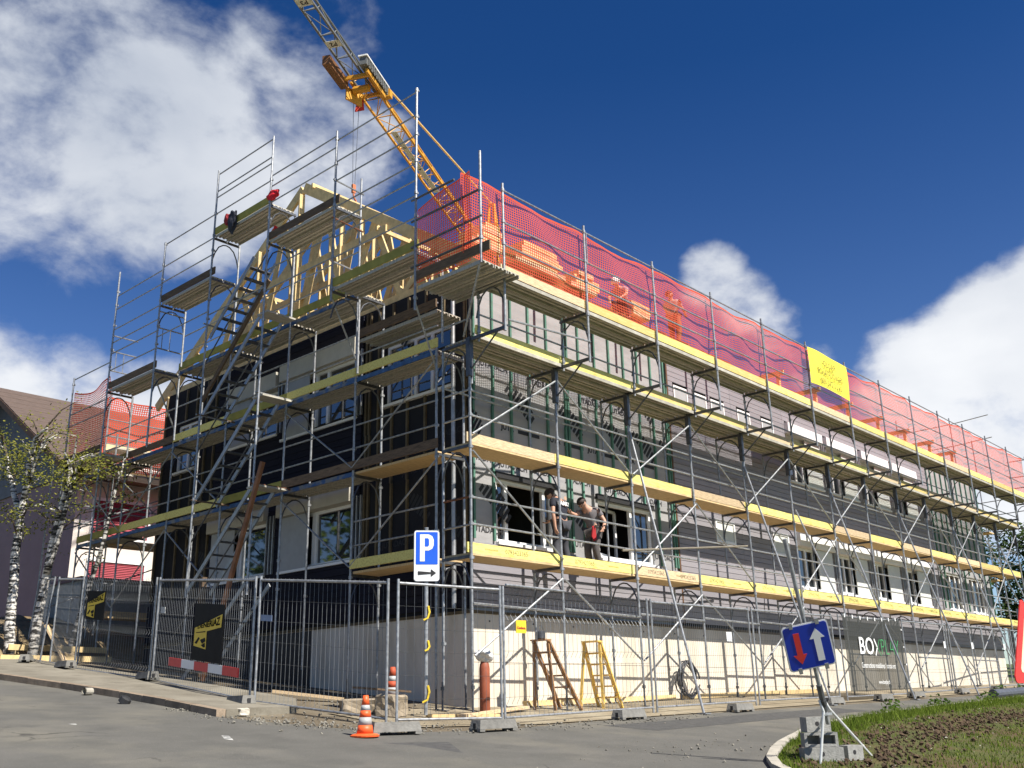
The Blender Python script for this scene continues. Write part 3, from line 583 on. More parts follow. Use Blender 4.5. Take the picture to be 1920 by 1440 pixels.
top = [6.95, 8.8, 9.0, 8.95, 8.9, 6.9, 7.1]
for m, y in enumerate(GY):
    g = gz(0, y); ms = standard_mesh(g + .35, top[m], (2.8, 3.4, 4.8, 5.4, 6.8)); obj('standard', ms, SG, (0, y, 0)); obj('standard', standard_mesh(gz(.73, y) + .35, min(top[m], 8.85), (2.7, 4.7, 6.7)), SG, (.73, y + .01, 0))
    for x in (0, .73): mb = MB(); q = gz(x, y); mb.tube((x, y, q + .02), (x, y, q + .4), .019, 8); mb.box(x - .075, x + .075, y - .075, y + .075, q + .008, q + .02); put('base_jack', mb, steel_d, SG)
    for z in (2.87, 4.87, 6.87, 8.82):
        if (z == 2.87 and m > 1) or (z == 8.82 and not 1 <= m <= 4): continue
        obj('frame_head', m_headx, SG, (0, y, z))
    if m == 6: break
    for z in (2.87, 4.87, 6.87, 8.82):
        if (z == 2.87 and m > 0) or (z == 8.82 and not 1 <= m <= 3): continue
        if z in (2.87,) or (z == 4.87 and m == 0): obj('deck', m_dwy, SG, (.035, y, z))
        else:
            for xx in (.045, .375): obj('deck_plank', m_ply, SG, (xx, y, z))
        bd = {2.87: 'y', 4.87: 'ddfyyf', 6.87: 'yyfydf', 8.82: 'ffff'}[z]; b = bd[m % len(bd)]
        obj('toe_board', {'y': m_yy, 'w': m_yw, 'd': m_yd, 'f': m_yf}[b], SG, (-.03, y, z + .07), (random.uniform(-.003, .003), 0, 0))
        if z > 3 and not (z == 4.87 and m == 0): obj('deck_edge', m_edge if (m + int(z)) % 2 else m_edgeb, SG, (.012, y, z + .01))
        for dz in (.55, 1.03): obj('guardrail', m_railg, SG, (.03, y, z + dz))
    a, b = ((3.0, 4.7) if m % 2 else (4.7, 3.0))
    if m not in (2,): rail(SG, (-.035, y, a), (-.035, y + LG, b), 'brace', .019); rail(SG, (-.035, y, a + 2), (-.035, y + LG, b + 2), 'brace', .019)
# upper outer row
ub = [7.35, 8.3, 2.6, 2.75, 6.6, .9, 1.0]; ut = [12.15, 12.3, 13.25, 13.3, 12.15, 12.1, 9.5]
for i, y in enumerate(UY):
    zb = max(ub[i], gz(YO, y) + .02)
    obj('standard', standard_mesh(zb, ut[i], tuple(z for z in (3.6, 4.9, 6.1, 7.6, 8.6, 9.3, 9.8, 10.5, 11.1, 11.5, 12.1) if zb < z < ut[i])), SG, (YO, y, 0))
m_headu = arch_mesh(.72, 'x')
for i, (z, bd) in enumerate(((8.55, 'f'), (10.48, 'd'), (11.45, 'f'), (10.38, 'd'), (8.6, 'd'))):
    y0, y1 = UY[i], UY[i + 1]; L = y1 - y0
    mp = steel_plank(L, .31, 'y')
    for xx in (YO + .04, YO + .38): obj('deck_plank', mp, SG, (xx, y0, z))
    obj('toe_board', board_mesh(L, {'f': m_yf, 'd': m_yd}[bd].materials[0], 'y', ov=.12 if i in (1, 3) else .04), SG, (YO + .03, y0, z + .06))
    for yy in (y0, y1): obj('frame_head', m_headu, SG, (YO, yy, z))
    for yy in (y0 + .02, y1 - .02):
        rail(SG, (YO + .72, yy, 8.85 if z > 9 else 6.9), (YO + .72, yy, z + (.95 if i == 1 and yy < y0 + 1 else -.01)), 'standard', .0245)
for z in (8.0, 9.0, 9.9): rail(SG, (YO - .05, UY[1], z + 1.2), (YO + .78, UY[1], z + 1.15), 'transom', .02, rust if z == 9.0 else steel)
for z in (6.9, 9.15): rail(SG, (YO - .1, UY[3], z), (YO + .74, UY[3], z - .02), 'transom', .02)
for z in (4.9, 6.9): rail(SG, (YO - .08, UY[3], z), (.05, UY[3], z), 'transom', .022, woodd); rail(SG, (YO - .08, UY[2], z), (.05, UY[2], z), 'transom', .022, rust if z == 4.9 else steel)
for i, zs in enumerate(((9.28, 9.75, 10.09, 10.46, 11.09, 11.55, 12.08), (9.3, 9.8, 11.5, 11.92, 12.2), (9.4, 12.09, 12.55, 12.72, 13.2), (9.5, 11.0, 11.45, 12.1), (9.2, 9.68, 10.0, 10.38, 10.98, 11.38), (8.4, 9.45, 8.05))):
    for z in zs: rail(SG, (YO + .02, UY[i], z), (YO + .02, UY[i + 1], z), 'guardrail', .0175)
for z in (8.24, 8.66, 9.2, 9.66): rail(SG, (YO + .0, -1.25 if z != 9.66 else -.55, z), (YO, .62, z), 'guardrail', .024, steel_d)
obj('standard', standard_mesh(7.75, 9.98, (8.24, 9.2)), SG, (YO, -1.22, 0))
mb = MB(); mb.box(YO + .0, YO + .035, -1.42, .5, Z4 + .08, Z4 + .26); put('toe_board', mb, woodd, SG)
mp = steel_plank(1.72, .31, 'y')
for xx in (YO + .04, YO + .38, YO + .72): obj('deck_plank', mp, SG, (xx, -1.22, Z4 - .09))
for xx in (.045, .375): obj('deck_plank', m_ply, SG, (xx, .9, 7.72))
mb = MB(); mb.box(-.02, .02, .9, 3.3, 7.80, 7.98); put('toe_board', mb, woodd, SG)
rail(SG, (YO, -1.2, Z4 - .1), (-.05, .1, 6.95), 'brace', .02); rail(SG, (YO, .5, 7.5), (0, .93, 6.6), 'brace', .02); rail(SG, (YO, 3.06, 8.4), (0, 3.34, 7.3), 'brace', .02); rail(SG, (YO, 10.28, 8.5), (0, 10.7, 7.3), 'brace', .02)
for y in (10.28, 12.75):
    mb = MB(); 
    for z in (9.2, 9.75, 10.2): mb.tube((YO, y, z), (YO + .72, y, z), .018, 6)
    for k in (.2, .5): mb.tube((YO + .72 * k, y, 9.2), (YO + .72 * k, y, 9.75), .012, 5)
    put('side_guard', mb, steel, SG)
# stair flights: stringers with treads
def flight(y0, z0, y1, z1, x0, x1):
    mb = MB()
    for x in (x0, x1): mb.bar((x, y0, z0), (x, y1, z1), .03, .10)
    f = put('stair_flight', mb, alu, SG); me = MB().box(x0 + .02, x1 - .02, -.07, .07, -.012, .012).mesh('tread', steel_d)
    n = 8
    for i in range(1, n): t = i / n; o = bpy.data.objects.new('tread', me); COL.objects.link(o); o.parent = f; o.location = (0, y0 + (y1 - y0) * t, z0 + (z1 - z0) * t)
    return f
for z in (.95, 2.87, 4.87, 6.87): flight(8.05, z, 5.75, min(z + 2.0, 8.85) if z > 1 else 2.87, -.80, -.22)
flight(7.9, 8.85, 6.2, 10.4, -.80, -.22)
for z in (4.85, 6.85, 8.8): mb = MB(); mb.box(-.85, -.1, 5.45, 5.85, z, z + .04); put('landing', mb, decksteel, SG)
for y0, z0, y1, z1 in ((8.2, 3.7, 5.6, 6.0), (8.2, 5.8, 5.6, 8.1), (8.2, 7.9, 5.5, 10.3), (8.4, 1.9, 5.7, 4.2)): rail(SG, (-.88, y0, z0), (-.88, y1, z1), 'handrail', .018, steel_d)
for y0, z0, y1, z1 in ((8.9, 7.6, 6.3, 10.0),): mb = MB(); mb.bar((-.3, y0, z0), (-.3, y1, z1), .05, .12); put('brace', mb, woodd, SG)
# ---- far side scaffold, seen past the left end of the gable
SR = thing('rear_scaffold', 'scaffold bays behind the left end of the building, in front of pink house', 'scaffold', (0, 14.8, 1.8))
for n in range(4):
    x = n * BAY + .35
    for y in (14.55, 15.25): obj('standard', standard_mesh(gz(x, y) + .05, 8.0 if y < 15 else 9.6, (2.8, 4.8, 6.8)), SR, (x, y, 0))
    for z in (2.87, 4.87, 6.87): rail(SR, (x, 14.55, z), (x, 15.25, z), 'transom', .02)
    if n < 3:
        for z in (2.87, 4.87, 6.87, 7.6):
            mb = MB(); mb.box(x, x + BAY - .02, 14.6, 15.2, z, z + .05); put('deck', mb, deckwood if z < 6 else decksteel, SR)
            mb = MB(); mb.box(x, x + BAY - .03, 15.2, 15.23, z + .07, z + .25); put('toe_board', mb, wood, SR)
            for d in (.5, 1.0): rail(SR, (x, 15.22, z + d), (x + BAY, 15.22, z + d))
            for d in (.5, 1.0): rail(SR, (x, 14.56, z + d), (x + BAY, 14.56, z + d)) if z < 6 else None
for z in (3.4, 3.9, 5.4, 5.9): rail(SR, (.35, 14.5, z), (.35, 15.3, z)); rail(SR, (-.9, 14.9, z), (.4, 14.9, z))
for a, b in (((-.9, 14.9, 3.1), (2.8, 14.6, 4.7)), ((-.9, 14.9, 5.1), (2.8, 14.6, 6.7)), ((.4, 14.5, 5.0), (2.8, 14.5, 6.8)), ((.4, 14.5, 6.8), (2.8, 14.5, 5.0))): rail(SR, a, b, 'brace')
rail(SR, (-.92, 15.6, gz(-.9, 15.6)), (-.92, 15.6, 7.4), 'standard', .0245)
mb = MB(); mb.box(-.9, .35, 14.55, 15.2, 6.87, 6.93); put('deck', mb, decksteel, SR)
mb = MB(); mb.box(-.95, -.92, 12.8, 15.2, 6.95, 7.14); put('toe_board', mb, woodd, SR)
mb = MB(); mb.box(-.9, -.25, 12.8, 15.1, 6.87, 6.93); put('deck', mb, decksteel, SR)
# ------------------------------------------------------------------ orange debris nets, woven strand by strand
def netm():
    mt = bpy.data.materials.new('orange_net'); mt.use_nodes = True; N, L = mt.node_tree.nodes, mt.node_tree.links; N.clear()
    d = N.new('ShaderNodeBsdfDiffuse'); d.inputs[0].default_value = (.86, .155, .09, 1); t = N.new('ShaderNodeBsdfTranslucent'); t.inputs[0].default_value = (.88, .17, .10, 1)
    m = N.new('ShaderNodeMixShader'); m.inputs[0].default_value = .5; L.new(d.outputs[0], m.inputs[1]); L.new(t.outputs[0], m.inputs[2]); o = N.new('ShaderNodeOutputMaterial'); L.new(m.outputs[0], o.inputs[0]); return mt
net = netm()
def make_net(name, label, u0, u1, v0, v1, fn, cell, sw, sag, group):
    mb = MB(); nu, nv = int((u1 - u0) / cell), int((v1 - v0) / cell)
    def pt(u, v):
        s = (u / BAY) % 1.0; t = (v - v0) / (v1 - v0)
        vv = v - sag * math.sin(pi * s) * t ** 3 * (1 + .7 * math.sin(math.floor(u / BAY) * 2.4)) + .02 * mnoise.noise(V((u * 2.1, 0, v))); d = .11 * math.sin(pi * s) * math.sin(pi * min(1, t)) * (1 + .6 * math.sin(u * 1.7)) + .03 * math.sin(u * 5 + v * 3) + .05 * mnoise.noise(V((u * 1.3, v * 1.8, 3)))
        return fn(u, vv, d)
    us = [u0 + i * (u1 - u0) / nu for i in range(nu + 1)]; vs = [v0 + j * (v1 - v0) / nv for j in range(nv + 1)]
    step = 2
    for u in us:
        for j in range(0, nv, step):
            a, b = vs[j], vs[min(nv, j + step)]; mb.quad(pt(u - sw / 2, a), pt(u + sw / 2, a), pt(u + sw / 2, b), pt(u - sw / 2, b))
    for v in vs:
        for i in range(0, nu, step):
            a, b = us[i], us[min(nu, i + step)]; q = .05 if v == vs[-1] else sw
            mb.quad(pt(a, v - q / 2), pt(b, v - q / 2), pt(b, v + q / 2), pt(a, v + q / 2))
    me = bpy.data.meshes.new(name); me.from_pydata(mb.v, [], mb.f); me.materials.append(net)
    return tag(obj(name, me), label, 'safety net', group)
NG = 'orange debris nets on the scaffolds'
make_net('safety_net', 'long orange debris net along the top of the sunlit scaffold', -.95, 32.1, Z4 + .22, 9.72, lambda u, v, d: (u, YO + .15 - d * .6, v), .056, .0178, .07, NG)
make_net('safety_net', 'orange debris net across the near top corner facing the gable side', -.9, .5, Z4 + .05, 9.78, lambda u, v, d: (YO + .05 + d * .3, u, v - (.28 * (u + 1.2) / 1.7 if v > 8.6 else 0) * (v - 8.6)), .056, .019, .05, NG)
make_net('safety_net', 'small sagging orange net at the far left end of the gable scaffold', 12.75, 14.9, 7.1, 9.05, lambda u, v, d: (YO + .05 + d, u, v - .1 * sin(pi * (u - 12.75) / 2.15) * (v - 7.1)), .062, .02, .06, NG)
make_net('safety_net', 'orange net on the rear scaffold, seen through bays beside pink house', .3, 7.7, 6.95, 9.3, lambda u, v, d: (u, 15.3 + d, v), .066, .028, .05, NG)
# yellow banner tied over the long net
bt = M('yellow_banner', (.78, .68, .06), .6, var=.05)
mb = MB(); nu, nv = 20, 10; gridp = [(12.28 + 2.42 * i / nu, 9.62 - 1.04 * j / nv + .05 * sin(i * .16) - .03 * i / nu + (.10 * (i / nu) * (j / nv)) * 0) for j in range(nv + 1) for i in range(nu + 1)]
vs = [(x, YO - .075 - .035 * sin(x * 3.1) * sin((z - 8.5) * 2.2), z) for x, z in gridp]
mb.add(vs, [(j * (nu + 1) + i, j * (nu + 1) + i + 1, (j + 1) * (nu + 1) + i + 1, (j + 1) * (nu + 1) + i) for j in range(nv) for i in range(nu)])
bn_ = tag(put('banner', mb, bt, smooth=True), 'yellow cloth banner with phone number hung over the orange net', 'banner')
for s, z, sz in (('OLGAR', 9.32, .24), ('ECHAFAUDAGES', 9.04, .21), ('079 342 33 65', 8.76, .23)): obj('lettering', text_mesh(s, sz, M('banner_ink', (.10, .08, .02), .7), .0005), bn_, (13.5, YO - .118, z), (pi / 2, 0, 0))
# ------------------------------------------------------------------ tower crane behind the building
cy = M('crane_yellow', (.62, .30, .03), .5, var=.12, sc=2); cg = M('crane_grey', (.16, .165, .16), .5, .2, var=.15, sc=2); cplate = M('crane_plate', (.62, .62, .55), .5, var=.06)
MX, MY = 18.7, 16.92
CR = thing('tower_crane', 'yellow and grey lattice tower crane whose jib reaches over the open roof', 'crane', (MX, MY, gz(MX, MY)))
jd = V((-.8903, -.4553, 0)); js = V((-.4553, .8903, 0)); ZJ = 20.0
J = lambda t, s, z: V((MX, MY, ZJ)) + jd * t + js * s + V((0, 0, z))
def lattice(name, t0, t1, w, h, mat, step, r):
    mb = MB()
    for s in (-w / 2, w / 2): mb.bar(J(t0, s, 0), J(t1, s, 0), r * 1.9, r * 1.9)
    top = put(name, mb, mat, CR); m2 = MB(); m2.tube(J(t0, 0, h), J(t1, 0, h), r * 1.25, 8); put('top_chord', m2, mat, CR)
    k = round((t1 - t0) / step); m3 = MB()
    for i in range(k):
        a, b = t0 + i * step, t0 + (i + 1) * step; c = (a + b) / 2
        m3.tube(J(a, -w / 2, 0), J(a, w / 2, 0), r * .55, 5); m3.tube(J(a, -w / 2, 0) if i % 2 else J(a, w / 2, 0), J(b, w / 2, 0) if i % 2 else J(b, -w / 2, 0), r * .45, 5)
        for s in (-w / 2, w / 2): m3.tube(J(a, s, 0), J(c, 0, h), r * .5, 5); m3.tube(J(c, 0, h), J(b, s, 0), r * .5, 5)
    put('lattice_bracing', m3, mat, CR, kind='stuff')
lattice('jib', 0.4, 15.3, .66, .7, cy, 1.06, .037); lattice('jib', 14.2, 26, .44, .6, cg, 1.18, .034)
mb = MB()
for sx in (-.5, .5):
    for sy in (-.5, .5): mb.bar((MX + sx, MY + sy, gz(MX, MY)), (MX + sx, MY + sy, 20.2), .12, .12, up=(0, 1, 0))
for i in range(17):
    z = 2.6 + i * 1.05
    for a, b in (((-.5, -.5), (.5, -.5)), ((.5, -.5), (.5, .5)), ((.5, .5), (-.5, .5)), ((-.5, .5), (-.5, -.5))): mb.tube((MX + a[0], MY + a[1], z), (MX + b[0], MY + b[1], z + 1.0), .03, 5)
mb.box(MX - 1.3, MX + 1.3, MY - 1.3, MY + 1.3, gz(MX, MY) - .1, gz(MX, MY) + .5); put('mast', mb, cy, CR)
mb = MB()
for s in (-.35, .35): mb.bar(J(.2, s, 0), J(-.1, s * .3, 3.4), .10, .10, up=(1, 0, 0)); mb.bar(J(-1.0, s, 0), J(-.1, s * .3, 3.4), .10, .10, up=(1, 0, 0))
for z in (1.1, 2.2): mb.bar(J(.1, -.26, z), J(.1, .26, z), .06, .06)
put('tower_head', mb, cy, CR); mb = MB(); mb.tube(J(-.1, .0, 3.4), J(14.0, -.25, .75), .045, 6); mb.tube(J(-.1, 0, 3.4), J(-5, 0, .6), .04, 6); put('pendant_bar', mb, M('pendant_yellow', (.75, .50, .18), .5), CR)
mb = MB(); mb.box(MX + .9, MX + 5.2, MY + .1, MY + 2.6, 19.9, 20.2); put('counter_jib', mb, cy, CR); mb = MB(); mb.box(MX + 3.4, MX + 5.0, MY + .7, MY + 2.4, 18.6, 19.88); put('counterweight', mb, concrete_b, CR)
# trolley, winch box and number plate at the joint of the jib
mb = MB()
for t in (14.6, 15.7):
    mb.bar(J(t, -.55, -.14), J(t, .55, -.14), .09, .12)
for s in (-.5, .5): mb.bar(J(14.4, s, -.12), J(15.9, s, -.12), .08, .14)
mb.box(*[v for p in zip(J(15.3, .5, -.5), J(14.75, .15, -.5)) for v in sorted(p)][:4], ZJ - .62, ZJ - .15)
mb.tube(J(15.1, -.25, -.2), J(15.1, .3, -.2), .13, 10); put('trolley', mb, cy, CR)
p = J(14.7, .5, -.55); mb = MB(); mb.quad(J(14.55, .16, -.62), J(14.55, .50, -.62), J(14.55, .42, -.2), J(14.55, .2, -.2)); mb.quad(J(14.53, .16, -.62), J(14.53, .50, -.62), J(14.53, .42, -.2), J(14.53, .2, -.2)); put('red_flag_plate', mb, M('flag_red', (.75, .06, .03), .6), CR)
def jbox(name, t0, t1, s0, s1, z0, z1, mat):
    mb = MB(); mb.hexa([J(t0, s0, z0), J(t1, s0, z0), J(t1, s1, z0), J(t0, s1, z0), J(t0, s0, z1), J(t1, s0, z1), J(t1, s1, z1), J(t0, s1, z1)]); return put(name, mb, mat, CR)
jbox('winch_box', 14.3, 16.1, -.58, -.34, -.02, .26, cg); jbox('winch_lid', 14.25, 16.15, -.62, -.30, .26, .31, M('winch_white', (.75, .75, .72), .5)); jbox('winch_end', 14.0, 14.22, -.62, -.32, 0, .28, cy); jbox('trolley_motor', 15.4, 16.8, .36, .62, -.30, .02, M('motor_brown', (.18, .08, .03), .6))
for k in range(9): jbox('fin', 14.4 + k * .19, 14.45 + k * .19, -.63, -.585, 0, .24, cg)
mrk = text_mesh('22 HT', .34, blackp, .001, bold=.01); obj('lettering', wmesh(mrk, frame_mtx(J(15.2, -.48, -.06), -jd, -js)), CR)
for t, s in ((17.3, 'P2'), (19.3, 'P3')):
    jbox('number_plate', t - .16, t + .16, -.24, .24, -.035, -.02, cplate); obj('lettering', wmesh(text_mesh(s, .24, blackp, .001, bold=.004), frame_mtx(J(t, 0, -.04), js, -jd)), CR)
mb = MB(); mb.hexa([J(7.6, -.05, -.06), J(12.2, -.05, -.06), J(12.2, .17, -.06), J(7.6, .17, -.06), J(7.6, -.05, -.05), J(12.2, -.05, -.05), J(12.2, .17, -.05), J(7.6, .17, -.05)]); put('name_board', mb, cplate, CR)
for i, ch in enumerate('POTAIN'): obj('lettering', wmesh(text_mesh(ch, .17, blackp, .001), frame_mtx(J(11.9 - i * .8, .06, -.066), js, -jd)), CR)
h0, h1 = J(15.0, .35, -.3), J(14.65, .3, -.3); mb = MB(); hx = (h0 + h1) / 2
for q in (h0, h1): mb.tube(q, (hx.x + (q.x - hx.x) * .35, hx.y + (q.y - hx.y) * .35, 16.45), .008, 4)
put('hoist_rope', mb, steel_d, CR); mb = MB(); mb.box(hx.x - .06, hx.x + .06, hx.y - .04, hx.y + .04, 16.15, 16.45); mb.path([(hx.x, hx.y, 16.15), (hx.x + .02, hx.y, 16.0), (hx.x + .12, hx.y, 15.88), (hx.x + .02, hx.y, 15.78), (hx.x - .1, hx.y, 15.86)], .035, 6); put('hook_block', mb, M('hook_red', (.55, .16, .06), .6), CR)
# ------------------------------------------------------------------ site fence panels and their feet
wire = M('fence_wire', (.17, .18, .19), .5, .5, var=.2, sc=12)
def fence(a, b, label, bent=False, pitch=.11, h=2.0, lift=.05, toptube=True, lean=0.0, hrows=5):
    ax, ay, bx, by = *a, *b; L = sqrt((bx - ax) ** 2 + (by - ay) ** 2); ang = math.atan2(by - ay, bx - ax); z0, z1 = gz(ax, ay), gz(bx, by); sl = (z1 - z0) / L
    o = thing('site_fence', label, 'site fence', (ax, ay, z0), 'wire mesh site fence panels', (0, 0, ang), world=False)
    f = lambda u, v, d=0: (u, d + lean * v, v + lift + sl * u)
    r = .021; mb = MB(); mb.tube(f(0, -.1), f(0, h + .06), r, 8); obj('post', mb.mesh('post', steel), o); mb = MB(); mb.tube(f(L, -.1), f(L, h + .06), r, 8); obj('post', mb.mesh('post', steel), o)
    if toptube: mb = MB(); mb.tube(f(.02, h), f(L - .02, h), r, 8); obj('top_rail', mb.mesh('top_rail', steel), o)
    mb = MB(); mb.tube(f(.02, .05), f(L - .02, .05), r * .9, 8); obj('bottom_rail', mb.mesh('bottom_rail', steel), o)
    mb = MB(); n = int(L / pitch)
    folds = (.25, .95, 1.62) if bent else ()
    for i in range(1, n):
        u = i * L / n; pts = [(u, .06, 0)]
        for k in folds: pts += [(u, k - .09, 0), (u, k, .055), (u, k + .09, 0)]
        if bent: pts += [(u, h - .12, 0), (u, h + .03, -.09)]
        else: pts += [(u, h + .035, 0)]
        for p, q in zip(pts, pts[1:]): mb.tube(f(*p), f(*q), .0028 if not bent else .0034, 3, cap=False)
    rows = [k + dz for k in folds for dz in (-.10, .10)] + [h - .13, .12] if bent else [h * (k + 1) / (hrows + 1) for k in range(hrows)]
    for v in rows: mb.tube(f(.01, v, .006), f(L - .01, v, .006), .003, 3, cap=False)
    obj('wire_mesh', mb.mesh('wire_mesh', wire), o, kind='stuff'); return o, f, ang
def plate_on(a, b, u0, u1, v0, v1, name, label, cat, mat, d=-.035, th=.008):
    "a flat plate hung on the outer face of a fence run a>b; returns it and the fence-local matrix"
    ang = math.atan2(b[1] - a[1], b[0] - a[0]); L = sqrt((b[0] - a[0]) ** 2 + (b[1] - a[1]) ** 2); sl = (gz(*b) - gz(*a)) / L
    o = thing(name, label, cat, (a[0], a[1], gz(*a)), None, (0, 0, ang), world=False)
    f = lambda u, v, dd=0: V((u, d - dd, v + .10 + sl * u)); mb = MB(); mb.hexa([f(u0, v0), f(u1, v0), f(u1, v0, -th), f(u0, v0, -th), f(u0, v1), f(u1, v1), f(u1, v1, -th), f(u0, v1, -th)])
    obj('panel', mb.mesh('panel', mat), o); return o, f
A0, A1, A2, A3 = (-1.95, 13.2), (-2.12, 10.25), (-2.05, 6.85), (-2.75, 2.35)
fence((-1.2, 15.2), (-1.9, 12.6), 'leftmost mesh fence panel, leaning among birch trunks by the soil bank', pitch=.12, lean=.06)
fence((-1.75, 12.4), (-2.1, 10.3), 'mesh fence panel between birch trunks and folded wire panel', pitch=.10)
fence(A1, (-2.03, 7.1), 'folded wire fence panel carrying the smaller black company sign', bent=True, pitch=.10, toptube=False)
fence((-2.04, 6.95), (-2.70, 2.48), 'flat mesh fence panel carrying large black company poster and barrier board', pitch=.088)
fence((-2.72, 2.30), (-2.42, -.62), 'sagging mesh fence panel between company poster and traffic cone', pitch=.10)
fence((-2.36, -.78), (-.58, -1.20), 'mesh fence panel in front of the blue parking sign post', pitch=.135)
fence((-.52, -1.21), (3.85, -.95), 'folded wire fence panel in front of the two stepladders', bent=True, pitch=.125, toptube=False)
fence((3.98, -.95), (7.95, -.82), 'fine mesh fence panel in front of the cable coil', pitch=.075)
fence((8.15, -.80), (12.05, -.85), 'fine mesh fence panel behind the blue priority sign', pitch=.075)
fence((12.25, -.95), (15.95, -1.0), 'fence panel fully covered by the grey company banner', pitch=.12)
fence((16.2, -1.0), (20.2, -.78), 'mesh fence panel just right of the grey company banner', pitch=.11)
fence((20.5, -.75), (24.2, -.55), 'mesh fence panel second right of the grey company banner', pitch=.13)
fence((24.4, -.5), (28.2, -.25), 'mesh fence panel at the far right end of the scaffold', pitch=.16)
fence((28.4, -.25), (31.9, -.2), 'farthest mesh fence panel, beyond the scaffold end', pitch=.2)
mb = MB(); mb.tube((-.5, -1.26, gz(0, -1.2) + 2.12), (1.0, -1.24, gz(1, -1.2) + 2.10), .02, 8)
tag(put('clamped_tube', mb, steel), 'short galvanised tube clamped along the top of folded wire panel', 'tube')
footm = M('foot_concrete', (.17, .165, .15), .9, var=.22, sc=7, bump=.4, bsc=30, rnd=.12)
def foot_mesh():
    mb = MB(); L, w, h = .36, .115, .155; P = [(-L, 0), (-L + .05, h), (L - .05, h), (L, 0), (L - .1, 0), (L - .13, .05), (-L + .13, .05), (-L + .1, 0)]
    n = len(P); mb.prism(P, lambda u, v, d: (u, d, v), -w, w); return mb.mesh('block', footm)
def foot_prof():
    mb = MB(); L, w, h = .37, .12, .16
    mb.hexa([(-L, -w, .035), (L, -w, .035), (L, w, .035), (-L, w, .035), (-L + .03, -w + .025, h), (L - .03, -w + .025, h), (L - .03, w - .025, h), (-L + .03, w - .025, h)])
    for x in (-L, L - .1): 
        for y in (-w, w - .07): mb.box(x + .002, x + .098, y + .002, y + .068, 0, .035)
    for s in (-1, 1): mb.box(s * L - .004, s * L + .004, -.028, .028, .045, .115, 1)
    return mb.mesh('block', [footm, blackp])
FM = foot_prof()
for x, y, a, lb in ((-3.02, -1.48, -12, 'concrete fence foot right behind the orange traffic cone'), (-1.38, -1.78, -4, 'concrete fence foot below the parking sign, lying on the asphalt'), (2.25, -1.55, 2, 'concrete fence foot in the middle of the folded wire panel run'),
                    (6.0, -1.55, 3, 'concrete fence foot near the cable coil on the lane'), (10.4, -1.45, 1, 'concrete fence foot behind the priority sign tripod'), (13.6, -1.3, 0, 'concrete fence foot under the middle of grey banner'),
                    (16.15, -1.15, 0, 'concrete fence foot at the right edge of grey banner'), (20.35, -.95, 2, 'concrete fence foot on the verge right of grey banner'), (24.3, -.75, 3, 'concrete fence foot near the far right panels'),
                    (-2.95, 2.35, 78, 'concrete fence foot beside the pavement end and gravel'), (-2.25, 6.75, 80, 'concrete fence foot between folded panel and black poster panel'), (-2.35, 10.2, 85, 'concrete fence foot below the left end of folded panel'), (-2.3, 12.4, 60, 'concrete fence foot near the birch trunks on the pavement')):
    on = .10 if y > 6 else .006
    if y == 2.35: on = .03
    t = thing('concrete_block', lb, 'concrete block', (x, y, gz(x, y) + on), 'concrete feet of the site fence', (0, 0, R(a)), world=False); obj('block', FM, t)
# company boards on the fence
blackb = M('black_board', (.014, .013, .012), .7, var=.2, spec=.15); sy = M('sign_yellow', (.75, .52, .03), .55, var=.06); sred = M('sign_red', (.62, .035, .03), .5, var=.06); swhite = M('sign_white', (.78, .78, .77), .45, var=.03)
def company(o, f, u0, v0, sx, s):
    "yellow slanted flag with lettering and the small digger emblem under it"
    k = lambda u, v: f(u0 + u * sx, v0 + v * s, .006)
    q = [k(0, .22), k(.86, .66), k(.84, .30), k(.40, .16), k(.40, .14), k(.40, -.34), k(0, -.28)]
    mb = MB(); mb.add(q, [(0, 1, 2, 3), (0, 3, 5, 6)]); obj('emblem_field', mb.mesh('emblem_field', sy), o)
    mb = MB(); k2 = lambda u, v: f(u0 + u * sx, v0 + v * s, .009)
    mb.add([k2(.03, -.20), k2(.15, -.02), k2(.19, -.06), k2(.10, -.22)], [(0, 1, 2, 3)]); mb.add([k2(.20, -.10), k2(.36, -.02), k2(.38, -.12), k2(.28, -.2)], [(0, 1, 2, 3)]); mb.add([k2(.24, -.24), k2(.36, -.16), k2(.38, -.28), k2(.33, -.30)], [(0, 1, 2, 3)]); mb.add([k2(.06, .10), k2(.36, .16), k2(.36, .13), k2(.06, .08)], [(0, 1, 2, 3)])
    obj('emblem', mb.mesh('emblem', blackb), o)
    me = text_mesh('DÉNÉRIAZ', .2 * s, blackb, .0005, bold=.006 * s).copy(); vs = [v.co for v in me.vertices]; x0, x1 = min(v.x for v in vs), max(v.x for v in vs); y0 = min(v.y for v in vs)
    for v in me.vertices:
        t = (v.co.x - x0) / (x1 - x0); hh = (v.co.y - y0) / (.2 * s) * (.55 + .75 * t)
        p = f(u0 + (.10 + .70 * t) * sx, v0 + (.20 + .16 * t + hh * .24) * s, .010); v.co = p
    obj('lettering', me, o)
o, f = plate_on((-2.04, 6.95), (-2.70, 2.48), 2.03, 3.38, .50, 1.52, 'company_poster', 'large black poster with yellow emblem and lettering on mesh fence', 'poster', blackb)
company(o, f, 2.10, .93, 1.42, .64)
o, f = plate_on(A1, (-2.03, 7.1), .32, 1.14, 1.07, 1.69, 'company_sign', 'smaller black company sign with yellow emblem on folded wire panel', 'sign', blackb); company(o, f, .37, 1.30, .86, .56)
o, f = plate_on((-2.04, 6.95), (-2.70, 2.48), .97, 4.12, .33, .48, 'barrier_board', 'red and white striped barrier board hung low on mesh fence', 'barrier', swhite, d=-.055, th=.02)
